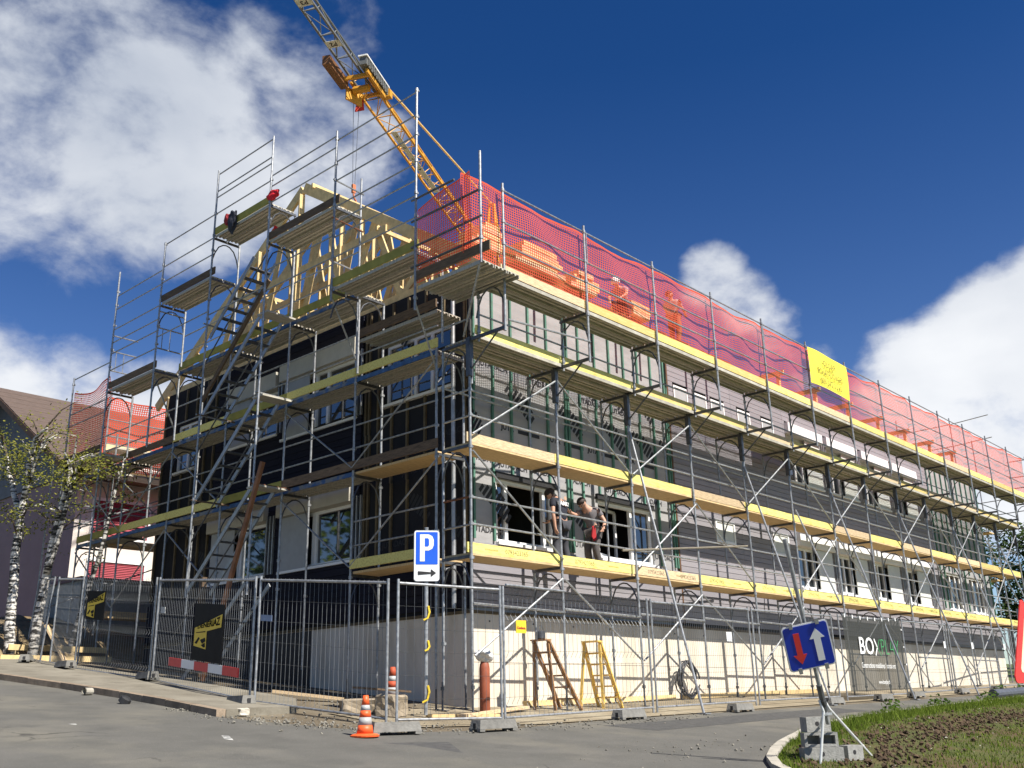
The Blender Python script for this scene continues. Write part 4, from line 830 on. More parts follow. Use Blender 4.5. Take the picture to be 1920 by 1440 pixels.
for i in (0, 2, 4): mb = MB(); a, b = .968 + i * .63, .968 + i * .63 + .634; mb.hexa([f(a, .329, .003), f(b, .329, .003), f(b, .329, -.022), f(a, .329, -.022), f(a, .481, .003), f(b, .481, .003), f(b, .481, -.022), f(a, .481, -.022)]); obj('red_band', mb.mesh('red_band', sred), o)
plate_on((-2.04, 6.95), (-2.70, 2.48), .25, .50, 1.30, 1.42, 'notice', 'small grey maker tag on poster panel, near its left post', 'tag', M('tag_grey', (.45, .45, .43), .6))
plate_on((-2.72, 2.30), (-2.42, -.62), .08, .36, 1.28, 1.38, 'notice', 'small blue grey tag at left end of sagging panel', 'tag', M('tag_blue', (.16, .21, .32), .6))
o, f = plate_on((-.52, -1.21), (3.85, -.95), .28, .54, 1.28, 1.48, 'notice', 'small yellow hire tag on wire left of the stepladders', 'tag', M('tag_yellow', (.80, .52, .03), .6))
m = text_mesh('Condecta', .055, M('tag_red', (.35, .03, .02), .6), .0005, bold=.002); obj('lettering', m, o, f(.41, 1.36, .004), (pi / 2, 0, 0))
for a, b, u, lb in (((8.15, -.80), (12.05, -.85), 3.0, 'small white tag high on mesh behind the priority sign'), ((8.15, -.80), (12.05, -.85), -1.2, 'small white paper tag on fine mesh near the cable coil'), ((16.2, -1.0), (20.2, -.78), 3.5, 'small white tag right of the grey banner, nearest it'), ((20.5, -.75), (24.2, -.55), 2.2, 'small white tag second right of the grey banner'), ((24.4, -.5), (28.2, -.25), 2.6, 'small white tag on the far right mesh panel')):
    plate_on(a, b, u, u + .22, 1.24, 1.44, 'notice', lb, 'tag', swhite)
# grey see-through company banner
def meshcloth():
    mt = bpy.data.materials.new('mesh_banner_cloth'); mt.use_nodes = True; N, L = mt.node_tree.nodes, mt.node_tree.links; N.clear()
    d = N.new('ShaderNodeBsdfDiffuse'); d.inputs[0].default_value = (.055, .058, .055, 1); t = N.new('ShaderNodeBsdfTransparent'); m = N.new('ShaderNodeMixShader'); m.inputs[0].default_value = .80
    L.new(t.outputs[0], m.inputs[1]); L.new(d.outputs[0], m.inputs[2]); o = N.new('ShaderNodeOutputMaterial'); L.new(m.outputs[0], o.inputs[0]); return mt
o = thing('banner', 'dark grey see-through mesh banner with white and green lettering on fence', 'banner', (12.25, -1.0, gz(12.25, -1)), world=True)
mb = MB(); nu, nv = 16, 10; g = gz(12.3, -1)
bx = lambda s, t: (12.32 + 3.62 * s + .08 * s * (1 - t) ** 3, -1.03 - .03 * s - .035 * sin(s * 9) * (1 - t), g + .22 + 1.86 * t + .05 * s - .05 * sin(pi * s) * t ** 4)
mb.add([bx(i / nu, j / nv) for j in range(nv + 1) for i in range(nu + 1)], [(j * (nu + 1) + i, j * (nu + 1) + i + 1, (j + 1) * (nu + 1) + i + 1, (j + 1) * (nu + 1) + i) for j in range(nv) for i in range(nu)]); put('cloth', mb, meshcloth(), o, smooth=True)
mb = MB()
for i in range(8): p = bx((i + .3) / 8, 1.0); mb.box(p[0] - .025, p[0] + .025, p[1] - .012, p[1] + .05, p[2] - .04, p[2] + .05)
for j in range(4): p = bx(1, j / 4 + .1); mb.box(p[0] - .03, p[0] + .03, p[1] - .012, p[1] + .04, p[2] - .02, p[2] + .02)
put('cable_tie', mb, whitep, o, kind='stuff')
grn = M('banner_green', (.05, .30, .10), .6); stretch = lambda me, sx, sy, p: wmesh(me, frame_mtx(p, (1, 0, 0), (0, 0, 1)) @ Matrix.Diagonal((sx, sy, 1, 1)))
obj('lettering', stretch(text_mesh('BO', .6, whitep, .0005, 'LEFT', .006), 1.12, 1.0, (13.0, -1.085, g + 1.33)), o); obj('lettering', stretch(text_mesh('PLAY', .6, grn, .0005, 'LEFT', -.014), .92, 1.0, (14.35, -1.085, g + 1.33)), o)
mb = MB(); mb.bar((13.98, -1.085, g + 1.54), (14.13, -1.085, g + 1.33), .002, .05, up=(1, 0, 0)); mb.bar((13.98, -1.085, g + 1.12), (14.13, -1.085, g + 1.33), .002, .05, up=(1, 0, 0)); put('lettering', mb, whitep, o)
mb = MB(); mb.bar((14.32, -1.086, g + 1.54), (14.16, -1.086, g + 1.33), .002, .02, up=(1, 0, 0)); mb.bar((14.32, -1.086, g + 1.12), (14.16, -1.086, g + 1.33), .002, .02, up=(1, 0, 0)); put('lettering', mb, grn, o)
obj('lettering', stretch(text_mesh('Constructions modulaires / containers', .19, whitep, .0005, 'LEFT'), .72, 1.0, (13.02, -1.09, g + .86)), o); obj('lettering', stretch(text_mesh('www.boxplay.ch', .15, whitep, .0005, 'LEFT'), .7, 1, (13.95, -1.09, g + .45)), o)
# ------------------------------------------------------------------ road signs
sblue = M('sign_blue', (.012, .10, .62), .4, var=.05); sblued = M('sign_deep_blue', (.006, .035, .38), .35, var=.05)
def rrect(w, h, r, n=5):
    P = []
    for cx, cy_, a0 in ((w / 2 - r, h / 2 - r, 0), (-w / 2 + r, h / 2 - r, 90), (-w / 2 + r, -h / 2 + r, 180), (w / 2 - r, -h / 2 + r, 270)): P += [(cx + r * cos(R(a0 + 90 * k / n)), cy_ + r * sin(R(a0 + 90 * k / n))) for k in range(n + 1)]
    return P
def signplate(par, P, d0, d1, mat, name, base=(0, 0, 0)):
    mb = MB(); mb.prism(P, lambda u, v, d: (u + base[0], d + base[1], v + base[2]), d0, d1); return obj(name, mb.mesh(name, mat), par)
yp = radians_p = math.atan2(-12.19 - .1, -12.34 + .7)
ps = thing('parking_sign', 'blue parking sign with black arrow plate on grey pole', 'sign', (-1.02, .05, gz(-1.02, .05) + .04), None, (0, 0, R(-38)), world=False)
mb = MB(); mb.tube((0, 0, 0), (0, 0, 2.98), .032, 12); mb.tube((0, 0, 2.98), (0, 0, 3.0), .034, 12); obj('pole', mb.mesh('pole', steel), ps)
signplate(ps, rrect(.43, .85, .05), -.06, -.045, steel, 'frame', (0, 0, 2.52)); signplate(ps, rrect(.415, .835, .045), -.064, -.0605, swhite, 'plate', (0, 0, 2.52)); signplate(ps, rrect(.365, .54, .012), -.068, -.0645, sblue, 'blue_field', (0, 0, 2.645))
P_ = [(-.115, -.24), (-.035, -.24), (-.035, -.06), (.03, -.06), (.09, -.03), (.115, .03), (.115, .12), (.09, .18), (.03, .21), (-.115, .21)]
signplate(ps, P_, -.072, -.0685, swhite, 'letter', (0, 0, 2.665)); signplate(ps, [(-.035, .005), (.02, .005), (.037, .03), (.037, .12), (.02, .145), (-.035, .145)], -.074, -.0725, sblue, 'letter_hole', (0, 0, 2.665))
signplate(ps, [(-.145, -.03), (.07, -.012), (.07, -.062), (.155, .0), (.07, .062), (.07, .012), (-.145, .03)], -.072, -.0685, blackp, 'arrow', (0, 0, 2.235))
for z in (2.25, 2.75): mb = MB(); mb.box(-.05, .05, -.045, .04, z, z + .035); obj('clamp', mb.mesh('clamp', steel_d), ps)
for z, s in ((.35, 1), (1.05, .4), (1.6, .8)):
    mb = MB(); mb.path([(.03, -.03, z + .1), (.05, -.05, z), (.02, -.06, z - .12 * s), (-.06 * s, -.06, z - .16 * s)], .018, 5); obj('tape_scrap', mb.mesh('tape_scrap', sy), ps)
# priority sign on a leaning pole with tripod
legm = M('white_galvanised_leg', (.62, .64, .64), .5, .1, var=.1)
TS = thing('priority_sign', 'tilted blue priority sign with red and white arrows on leaning tripod', 'sign', (-.1, -6.25, gz(-.1, -6.25)))
ap = V((-.28, -6.36, .24)); ctr = V((-.68, -6.43, .97)); topp = V((-1.16, -6.52, 2.2)); ax_ = (topp - ap).normalized()
mb = MB(); mb.tube(ap - ax_ * .22, topp, .026, 10); put('pole', mb, steel, TS); mb = MB(); mb.tube(ap - ax_ * .05, ap + ax_ * .28, .036, 10); mb.tube(ap + ax_ * .03, ap + ax_ * .09, .045, 8); put('socket', mb, steel_d, TS)
mb = MB(); mb.path([ap + V((.02, -.01, .06)), ap + V((.08, -.03, -.03)), (1.15, -6.26, gz(1.15, -6.26) + .04)], .017, 8); put('leg', mb, legm, TS)
mb = MB(); mb.path([ap + V((-.07, .02, .08)), ap + V((-.03, .0, -.06)), (-.37, -6.27, gz(-.37, -6.27) + .04)], .017, 8); put('leg', mb, legm, TS)
mb = MB(); mb.path([ap + V((0, .04, .06)), ap + V((.15, .1, -.1)), (.55, -5.72, gz(.55, -5.72) + .04)], .015, 8); put('leg', mb, legm, TS); mb = MB(); mb.bar(ap + V((-.04, 0, -.09)), ap + V((.12, -.03, -.08)), .02, .03); put('crossbar', mb, alu, TS)
uz = ax_; dirc = (V((-12.34, -12.19, .33)) - ctr); dirc = V((dirc.x * .9 + 2.0, dirc.y, dirc.z)); nrm = (dirc - uz * dirc.dot(uz)).normalized(); ux = uz.cross(nrm) * -1; ux = nrm.cross(uz) * -1
SM = Matrix(((ux.x, -nrm.x, uz.x, ctr.x), (ux.y, -nrm.y, uz.y, ctr.y), (ux.z, -nrm.z, uz.z, ctr.z), (0, 0, 0, 1)))
def onsign(P, d0, d1, mat, name):
    mb = MB(); mb.prism(P, lambda u, v, d: tuple(SM @ V((u, d, v))), d0, d1); return put(name, mb, mat, TS)
onsign(rrect(.57, .57, .045), -.05, -.035, steel, 'plate_back'); onsign(rrect(.565, .565, .045), -.054, -.0505, swhite, 'plate'); onsign(rrect(.535, .535, .035), -.058, -.0545, sblued, 'blue_field')
ar = lambda s, w, hw, l, x, y: [(x - w, y - s * l), (x + w, y - s * l), (x + w, y + s * l * .38), (x + hw, y + s * l * .38), (x, y + s * l), (x - hw, y + s * l * .38), (x - w, y + s * l * .38)]
onsign(ar(-1, .036, .082, .195, -.12, -.01), -.062, -.0585, sred, 'red_arrow'); onsign(ar(1, .041, .092, .205, .12, .0), -.062, -.0585, swhite, 'white_arrow')
for u, v in ((-.16, .285), (.16, .285), (-.16, -.285), (.16, -.285)): onsign([(u - .022, v - .035), (u + .022, v - .035), (u + .022, v + .035), (u - .022, v + .035)], -.07, -.03, alu, 'clip')
# warning triangle over a blue disc at the right edge of the photo
WS = thing('warning_sign', 'red bordered triangle over a blue disc on post at right edge', 'sign', (-.75, -8.95, gz(-.75, -8.95)), None, (0, 0, R(-6)), world=False)
mb = MB(); mb.tube((0, .03, 0), (0, .03, 1.95), .03, 10); obj('pole', mb.mesh('pole', steel), WS)
g0 = .44 - gz(-.75, -8.95)
tri = lambda s, r: [(s * cos(R(a0)) * 1.0 + r * cos(R(a0 + k)), s * sin(R(a0)) + r * sin(R(a0 + k))) for a0 in (90, 210, 330) for k in (-50, -25, 0, 25, 50)]
signplate(WS, tri(.50, .05), -.012, 0, sred, 'border', (0, 0, g0 + .30)); signplate(WS, tri(.33, .03), -.016, -.0125, M('sign_cream', (.74, .66, .46), .5), 'field', (0, 0, g0 + .30)); signplate(WS, [(-.06, -.1), (.1, -.1), (.06, 0), (.0, .05), (.05, .12), (.02, .16), (-.03, .1), (-.03, 0)], -.02, -.0165, blackp, 'symbol', (0, 0, g0 + .26))
circ = lambda r: [(r * cos(2 * pi * k / 28), r * sin(2 * pi * k / 28)) for k in range(28)]
signplate(WS, circ(.30), -.012, 0, swhite, 'disc_rim', (.06, 0, g0 - .36)); signplate(WS, circ(.28), -.016, -.0125, sblued, 'disc', (.06, 0, g0 - .36)); signplate(WS, [(-.2, .2), (.1, -.15), (.02, -.2), (.2, -.22), (.2, -.05), (.14, -.1), (-.13, .23)], -.02, -.0165, swhite, 'disc_arrow', (.06, 0, g0 - .36))
# ------------------------------------------------------------------ small site things
orange = M('cone_orange', (.80, .115, .025), .5, var=.1, sc=6); refl = M('cone_band', (.38, .38, .37), .5, var=.12)
def cone(x, y, s, label, dirty=False):
    t = thing('traffic_cone', label, 'traffic cone', (x, y, gz(x, y) + .005), 'traffic cones', world=False); om = orange if not dirty else M('dirty_orange', (.42, .07, .025), .7, var=.25)
    mb = MB(); mb.lathe([(.19 * s, 0), (.195 * s, .02 * s), (.17 * s, .035 * s), (.125 * s, .045 * s)], 20); obj('base', mb.mesh('base', om), t)
    rad = lambda z: (.118 - .155 * z) * s
    zs = [(.045, .15, 0), (.15, .25, 1), (.25, .335, 0), (.335, .405, 1), (.405, .53, 0)]
    for a, b, k in zs: mb = MB(); mb.lathe([(rad(a), a * s), (rad(b), b * s)], 20); obj('band' if k else 'body', mb.mesh('cone_ring', refl if k else om, True), t)
    return t
cone(-3.55, -1.52, .98, 'clean orange traffic cone with grey bands at the road edge'); cone(-.25, 1.75, 1.25, 'dirty orange traffic cone in the shade behind the stones', True)
ladm = M('ladder_brown', (.30, .16, .07), .7, var=.2); lady = M('ladder_yellow', (.75, .50, .12), .6, var=.12)
def stepladder(x, y, rot, h, w, spread, label, mf, mbk, steps=6, lean=0, rear=None):
    t = thing('stepladder', label, 'stepladder', (x, y, gz(x, y) + .006), 'wooden stepladders leaning at the plinth', (0, 0, R(rot)), world=False)
    for s in (-1, 1):
        mb = MB(); mb.bar((0 + spread, s * w / 2, 0), (lean, s * w * .36, h), .035, .075, up=(0, 1, 0)); obj('side_rail', mb.mesh('side_rail', mf), t)
        mb = MB(); mb.bar((rear if rear is not None else -spread * .8, s * w / 2, 0), (lean, s * w * .34, h * .96), .03, .055, up=(0, 1, 0)); obj('rear_leg', mb.mesh('rear_leg', mbk), t)
    for i in range(1, steps): k = i / steps; mb = MB(); ww = w * (.5 - .14 * k); mb.box(spread * (1 - k) + lean * k - .055, spread * (1 - k) + lean * k + .055, -ww, ww, h * k - .014, h * k + .014); obj('step', mb.mesh('step', mf), t)
    mb = MB(); mb.box(lean - .1, lean + .1, -w * .37, w * .37, h, h + .025); obj('top_step', mb.mesh('top_step', mf), t); return t
stepladder(2.15, .05, 5, 1.22, .46, .55, 'brown wooden stepladder with paint pot on top, in front of plinth', ladm, ladm, lean=-.35, rear=-.28); stepladder(3.45, .0, 8, 1.22, .5, .42, 'yellow wooden stepladder right of the brown one', lady, lady, lean=-.2, rear=-.30)
t = thing('paint_pot', 'dark paint pot standing on top of the brown stepladder', 'pot', (1.82, .03, gz(1.82, 0) + 1.26), world=False)
mb = MB(); mb.lathe([(.07, 0), (.085, .02), (.085, .14), (.06, .16)], 14); obj('body', mb.mesh('body', steel_d), t); mb = MB(); mb.path([(-.085, 0, .12), (-.04, 0, .25), (.04, 0, .25), (.085, 0, .12)], .006, 5); obj('handle', mb.mesh('handle', steel_d), t)
t = thing('cable_coil', 'coil of black cable hanging on the plinth between scaffold legs', 'cable', (7.75, .85, gz(7.75, .85)), world=False)
for k in range(9):
    mb = MB(); rx, rz = .33 + random.uniform(-.05, .05), .40 + random.uniform(-.05, .04); mb.path([(rx * cos(a) + .05 * sin(3 * a + k), -.03 - .018 * k + .02 * sin(2 * a), .44 + rz * sin(a)) for a in [2 * pi * i / 20 for i in range(18 + k % 3)]], .016, 6); obj('loop', mb.mesh('loop', M('cable_black', (.035, .035, .04), .5), True), t)
t = thing('gas_cylinder', 'tall red brown gas cylinder with plastic over its valve, beside corner post', 'gas cylinder', (.62, .32, gz(.6, .3) + .012), world=False)
mb = MB(); mb.lathe([(.085, 0), (.093, .02), (.093, .72), (.08, .80), (.05, .86), (.035, .88)], 20); obj('body', mb.mesh('body', M('cylinder_red', (.28, .075, .035), .55, var=.2), True), t)
mb = MB(); mb.lathe([(.03, .88), (.04, .90), (.04, .95), (.02, .97)], 10); mb.tube((-.06, 0, .93), (.06, 0, .93), .012, 6); obj('valve', mb.mesh('valve', steel_d), t)
bmx = bmesh.new(); bmesh.ops.create_icosphere(bmx, subdivisions=3, radius=.15); 
for v in bmx.verts: v.co *= 1 + .45 * mnoise.noise(v.co * 9); v.co.z = v.co.z * .8 + .95; v.co.x *= 1.1
me = bpy.data.meshes.new('plastic_sheet'); bmx.to_mesh(me); bmx.free(); me.materials.append(M('plastic_white', (.55, .56, .56), .3, var=.1)); obj('plastic_sheet', me, t)
def stone(name, label, x, y, z, sx, sy_, sz, mat, cat, seed, group=None, sub=2, rot=0):
    bmx = bmesh.new(); bmesh.ops.create_cube(bmx, size=1); bmesh.ops.bevel(bmx, geom=bmx.edges[:], offset=.08, segments=1, affect='EDGES'); bmesh.ops.subdivide_edges(bmx, edges=bmx.edges[:], cuts=sub, use_grid_fill=True)
    for v in bmx.verts: n = mnoise.noise_vector(v.co * 2.2 + V((seed, seed * 2, 0))) * .13 + mnoise.noise_vector(v.co * 6 + V((seed, 0, 3))) * .035; v.co = V(((v.co.x + n.x) * sx, (v.co.y + n.y) * sy_, (v.co.z + .5 + n.z * .6) * sz))
    me = bpy.data.meshes.new(name); bmx.to_mesh(me); bmx.free(); me.materials.append(mat); o = bpy.data.objects.new(name, me); COL.objects.link(o); o.location = (x, y, z); o.rotation_euler = (0, 0, R(rot)); return tag(o, label, cat, group)
stm = M('brown_stone', (.22, .18, .13), .9, c2=(.33, .27, .19), sc=6, bump=.5, bsc=20)
stone('stone', 'large squarish brown stone at foot of the parking sign', -1.42, .42, gz(-1.4, .4) - .03, .42, .4, .36, stm, 'stone', 1.3, rot=20)
stone('stone', 'flat brown stone left of the squarish one, near the cone', -1.55, 1.05, gz(-1.5, 1.05) - .03, .62, .45, .24, stm, 'stone', 4.1, rot=-25)
stone('stone', 'small pale stone lying on gravel by the kerb end', -3.55, 1.35, gz(-3.5, 1.3), .16, .13, .11, M('pale_stone', (.5, .46, .38), .9, var=.15), 'stone', 7.7)
def plank(label, a, b, w, h, mat, name='plank'):
    o = thing(name, label, 'plank', a, None, world=True); mb = MB(); mb.bar(a, b, w, h); put('board', mb, mat, o); return o
pz = lambda x, y, d: (x, y, gz(x, y) + d)
plank('rough plank lying across the dirt beside the scaffold feet', pz(-.6, -.35, .05), pz(1.6, .25, .06), .16, .05, wood); plank('short pale plank under the scaffold corner foot', pz(-1.0, .0, .03), pz(.2, -.35, .03), .22, .05, woodp)
plank('weathered plank in the shade behind sagging fence panel', pz(-1.4, 3.7, .12), pz(-.6, 2.7, .05), .18, .05, wood); plank('broken dark board on the heap behind the far cone', pz(-1.2, 1.7, .34), pz(-.4, 1.1, .30), .2, .03, woodd)
plank('thick timber sill at foot of the plinth behind stepladders', pz(2.2, .78, .06), pz(7.2, .82, .06), .16, .10, woodp); plank('long timber sill at foot of the plinth beyond the cable coil', pz(7.6, .82, .06), pz(14.5, .84, .06), .16, .1, woodp)
plank('long round timber prop leaning in the stair bay', (-1.15, 6.55, gz(-1, 6.5) + .1), (-.95, 5.15, 5.3), .08, .08, M('prop_wood', (.25, .11, .05), .7, var=.3), 'timber_prop')
plank('square timber stake standing behind folded wire panel', pz(-.45, 8.0, 0), (-.45, 8.0, gz(-.45, 8.0) + 2.2), .14, .12, woodd, 'timber_stake')
block = M('cinder_block', (.25, .25, .235), .9, var=.2, sc=14, bump=.4, bsc=40)
def cinder(x, y, z, rot, label, hollow=True, s=(.5, .2, .19), rx=0):
    t = thing('cinder_block', label, 'concrete block', (x, y, z), 'concrete blocks weighing down the sign tripod', (R(rx), 0, R(rot)), world=False); L, w, h = s; mb = MB()
    if hollow:
        for a, b in ((-L / 2, -L / 2 + .035), (-.018, .018), (L / 2 - .035, L / 2)): mb.box(a, b, -w / 2, w / 2, .034, h - .034)
        mb.box(-L / 2, L / 2, -w / 2, w / 2, 0, .033); mb.box(-L / 2, L / 2, -w / 2, w / 2, h - .033, h); mb.box(-L / 2 + .036, L / 2 - .036, w / 2 - .05, w / 2 - .02, .034, h - .034)
    else: mb.box(-L / 2, L / 2, -w / 2, w / 2, 0, h); mb.tube((-.02, -w / 2 - .002, h * .55), (-.02, -w / 2 + .01, h * .55), .028, 10, 1); 
    obj('block', mb.mesh('block', [block, blackp]), t); return t
zz = gz(.2, -6.05)
cinder(.0, -6.12, zz + .02, -44, 'bottom solid block of the stack inside the sign tripod', False, (.50, .2, .17)); cinder(.42, -6.3, zz + .02, -20, 'solid block beside the bottom one, right side of the stack', False, (.26, .2, .18))
cinder(.06, -6.08, zz + .195, -48, 'hollow cinder block in the middle of the stack, holes facing out', True, (.42, .19, .17)); cinder(.12, -6.02, zz + .37, -40, 'topmost block of the stack inside the sign tripod', False, (.32, .2, .18))
# jackets left on the upper gable deck
def rag(name, label, p, s, mat, seed):
    bmx = bmesh.new(); bmesh.ops.create_icosphere(bmx, subdivisions=3, radius=1)
    for v in bmx.verts: v.co *= 1 + .5 * mnoise.noise(v.co * 1.8 + V((seed, 0, 0))); v.co = V((v.co.x * s[0], v.co.y * s[1], v.co.z * s[2]))
    me = bpy.data.meshes.new(name); bmx.to_mesh(me); bmx.free(); me.materials.append(mat); o = bpy.data.objects.new(name, me); COL.objects.link(o); o.location = p; return tag(o, label, 'clothing')
rag('jacket', 'dark jacket hanging over the toe board of the highest deck', (YO - .04, 7.0, 11.55), (.06, .16, .28), M('jacket_dark', (.02, .022, .035), .8), 2); rag('jacket', 'red and dark jacket bundle beside the dark hanging jacket', (YO - .03, 7.22, 11.68), (.07, .14, .15), M('jacket_red', (.25, .015, .02), .8), 5)
rag('cloth', 'bright red cloth at the right end of the highest deck', (YO + .02, 5.42, 11.66), (.07, .22, .13), M('cloth_red', (.60, .01, .02), .8), 9); rag('cloth', 'small red rag hanging under the highest deck', (YO + .5, 6.0, 11.1), (.05, .1, .14), M('cloth_red', (.60, .01, .02), .8), 12)

# boards and packs stacked on the roof edge, glowing orange through the net
rnd4 = random.Random(21)
for x0, x1, n, lb in ((1.15, 2.3, 5, 'board stack on the roof edge nearest the corner, seen through net'), (2.45, 4.3, 5, 'second board stack on the roof edge from the corner, behind net'), (4.45, 5.75, 4, 'board stack on the roof edge beside the helmeted worker'), (6.75, 8.0, 3, 'low board stack on the roof edge between the two workers')):
    zb = zr(1.35) + .20; o = thing('board_stack', lb, 'boards', (x0, 1.1, zb), 'board stacks behind the orange net')
    for k in range(n):
        a, b = x0 + rnd4.uniform(0, .25) + .08 * k, x1 - rnd4.uniform(0, .3) - .06 * k; mb = MB(); mb.box(a, b, 1.05 + rnd4.uniform(-.04, .04), 1.75, zb + .125 * k, zb + .125 * k + .115); put('board', mb, woodp if k % 3 else wood, o)
# ------------------------------------------------------------------ people
skin_m = M('skin', (.50, .28, .19), .6, var=.08); hair_m = M('dark_hair', (.03, .018, .012), .7)
def skinned(name, pts, edges, mat, root, sub=2):
    bmx = bmesh.new(); lay = bmx.verts.layers.skin.verify(); ks = list(pts); vm_ = {}
    for k in ks: v = bmx.verts.new(pts[k][:3]); r = pts[k][3]; v[lay].radius = (r, pts[k][4] if len(pts[k]) > 4 else r); v[lay].use_root = (k == root); vm_[k] = v
    for a, b in edges: bmx.edges.new((vm_[a], vm_[b]))
    me = bpy.data.meshes.new('t'); bmx.to_mesh(me); bmx.free(); o = bpy.data.objects.new('t', me); COL.objects.link(o)
    m = o.modifiers.new('s', 'SKIN'); m.use_smooth_shade = True; m2 = o.modifiers.new('d', 'SUBSURF'); m2.levels = sub; m2.render_levels = sub
    r = bpy.data.meshes.new_from_object(o.evaluated_get(bpy.context.evaluated_depsgraph_get())); bpy.data.objects.remove(o)
    r.name = name; r.materials.clear(); r.materials.append(mat); r.polygons.foreach_set('use_smooth', [True] * len(r.polygons)); return r
def person(label, at, J_, shirt, trousers, hat=None, rot=0, text=None, sleeves=.55, group=None):
    t = thing('person', label, 'person', at, group, (0, 0, R(rot)), world=False); j = {k: V(v) for k, v in J_.items()}
    hd = (j['head'] - j['neck']).normalized(); fw = V(J_.get('face', (0, 1, 0))).normalized(); fw = (fw - hd * fw.dot(hd)).normalized(); sd = fw.cross(hd)
    p = {}; E_ = []
    def ad(k, q, r, r2=None): p[k] = (*q, r) if r2 is None else (*q, r, r2)
    ad('pel', j['pel'], .125, .10); ad('spine', j['spine'], .12, .095); ad('chest', j['chest'], .145, .105); ad('neck', j['neck'], .055)
    ad('jaw', j['neck'].lerp(j['head'], .55) + fw * .012, .066); ad('head', j['head'], .088); ad('crown', j['head'] + hd * .07 - fw * .01, .07)
    ad('nose', j['head'] + fw * .105 - hd * .02, .016); E_ += [('head', 'nose')]
    for s, n_ in ((-1, 'earl'), (1, 'earr')): ad(n_, j['head'] + sd * .093 * s - hd * .015, .017); E_.append(('head', n_))
    E_ += [('pel', 'spine'), ('spine', 'chest'), ('chest', 'neck'), ('neck', 'jaw'), ('jaw', 'head'), ('head', 'crown')]
    for s in 'lr':
        sh, el, wr = j['sh' + s], j['el' + s], j['wr' + s]; hd_ = (wr - el).normalized()
        ad('sh' + s, sh, .06); ad('um' + s, sh.lerp(el, .5), .05); ad('el' + s, el, .042); ad('fm' + s, el.lerp(wr, .35), .042); ad('wr' + s, wr, .027); ad('pa' + s, wr + hd_ * .055, .034, .02)
        E_ += [('chest', 'sh' + s), ('sh' + s, 'um' + s), ('um' + s, 'el' + s), ('el' + s, 'fm' + s), ('fm' + s, 'wr' + s), ('wr' + s, 'pa' + s)]
        sdv = hd_.cross(V((0, 0, 1)) if abs(hd_.z) < .8 else V((1, 0, 0))).normalized(); pv = sdv.cross(hd_)
        for i, (o_, L) in enumerate(((-.03, .075), (-.01, .088), (.011, .082), (.03, .065))):
            a = wr + hd_ * .095 + sdv * o_; b = a + hd_ * L * .5 + pv * .012; c = b + hd_ * L * .35 + pv * .03
            ad(f'f{s}{i}a', a, .0105); ad(f'f{s}{i}b', b, .0095); ad(f'f{s}{i}c', c, .008); E_ += [('pa' + s, f'f{s}{i}a'), (f'f{s}{i}a', f'f{s}{i}b'), (f'f{s}{i}b', f'f{s}{i}c')]
        a = wr + hd_ * .04 - sdv * .045 + pv * .015; b = a + hd_ * .04 + pv * .02; ad(f't{s}a', a, .012); ad(f't{s}b', b, .010); E_ += [('wr' + s, f't{s}a'), (f't{s}a', f't{s}b')]
        hp, kn, an = j['hp' + s], j['kn' + s], j['an' + s]; ad('hp' + s, hp, .085); ad('kn' + s, kn, .057); ad('ca' + s, kn.lerp(an, .35), .055); ad('an' + s, an, .036); ad('to' + s, an + V(J_.get('toe', (0, .14, -.05))), .036)
        E_ += [('pel', 'hp' + s), ('hp' + s, 'kn' + s), ('kn' + s, 'ca' + s), ('ca' + s, 'an' + s), ('an' + s, 'to' + s)]
    obj('body', skinned('body', p, E_, skin_m, 'pel', 1), t)
    q = {k: p[k] for k in ('pel', 'spine', 'chest')}; grow = lambda v, g: (*v[:3], v[3] + g, (v[4] if len(v) > 4 else v[3]) + g)
    q = {k: grow(v, .022) for k, v in q.items()}; q['nk'] = (*j['chest'].lerp(j['neck'], .72), .075); E2 = [('pel', 'spine'), ('spine', 'chest'), ('chest', 'nk')]
    for s in 'lr':
        q['a' + s] = (*j['sh' + s], .078); q['b' + s] = (*j['sh' + s].lerp(j['el' + s], sleeves), .070); E2 += [('chest', 'a' + s), ('a' + s, 'b' + s)]
    obj('shirt', skinned('shirt', q, E2, shirt, 'pel', 2), t)
    q = {'pel': grow((*j['pel'], .125, .10), .026)}; E3 = []
    for s in 'lr':
        hp, kn, an = j['hp' + s], j['kn' + s], j['an' + s]
        for k, v, r in (('h', hp, .112), ('m', hp.lerp(kn, .5), .098), ('k', kn, .082), ('c', kn.lerp(an, .5), .075), ('z', kn.lerp(an, .93), .07)): q[k + s] = (*v, r)
        E3 += [('pel', 'h' + s), ('h' + s, 'm' + s), ('m' + s, 'k' + s), ('k' + s, 'c' + s), ('c' + s, 'z' + s)]
    obj('trousers', skinned('trousers', q, E3, trousers, 'pel', 2), t)
    boot = M('work_boot', (.05, .04, .03), .7)
    for s in 'lr':
        an = j['an' + s]; te = V(J_.get('toe', (0, .14, -.05))); obj('shoe', skinned('shoe', {'a': (*an, .052), 'h': (*(an + V((0, 0, -.035)) - te * .2), .048), 't': (*(an + te), .043)}, [('a', 'h'), ('h', 't')], boot, 'h', 1), t)
    bmx = bmesh.new(); bmesh.ops.create_icosphere(bmx, subdivisions=3, radius=1)
    Q = Matrix(((sd.x, fw.x, hd.x), (sd.y, fw.y, hd.y), (sd.z, fw.z, hd.z))); R_ = .112 if not hat else .135
    for v in list(bmx.verts):
        c = v.co.copy()
        if c.z < (-.25 if not hat else .0) and c.y > -.2 or c.z < -.55 or (c.y > .55 and c.z < .35 and not hat): c *= .78
        v.co = Q @ (V((c.x * R_ * .86, c.y * R_ * 1.02, c.z * R_ * (.98 if not hat else .95)))) + j['head'] + hd * .022 - fw * .012
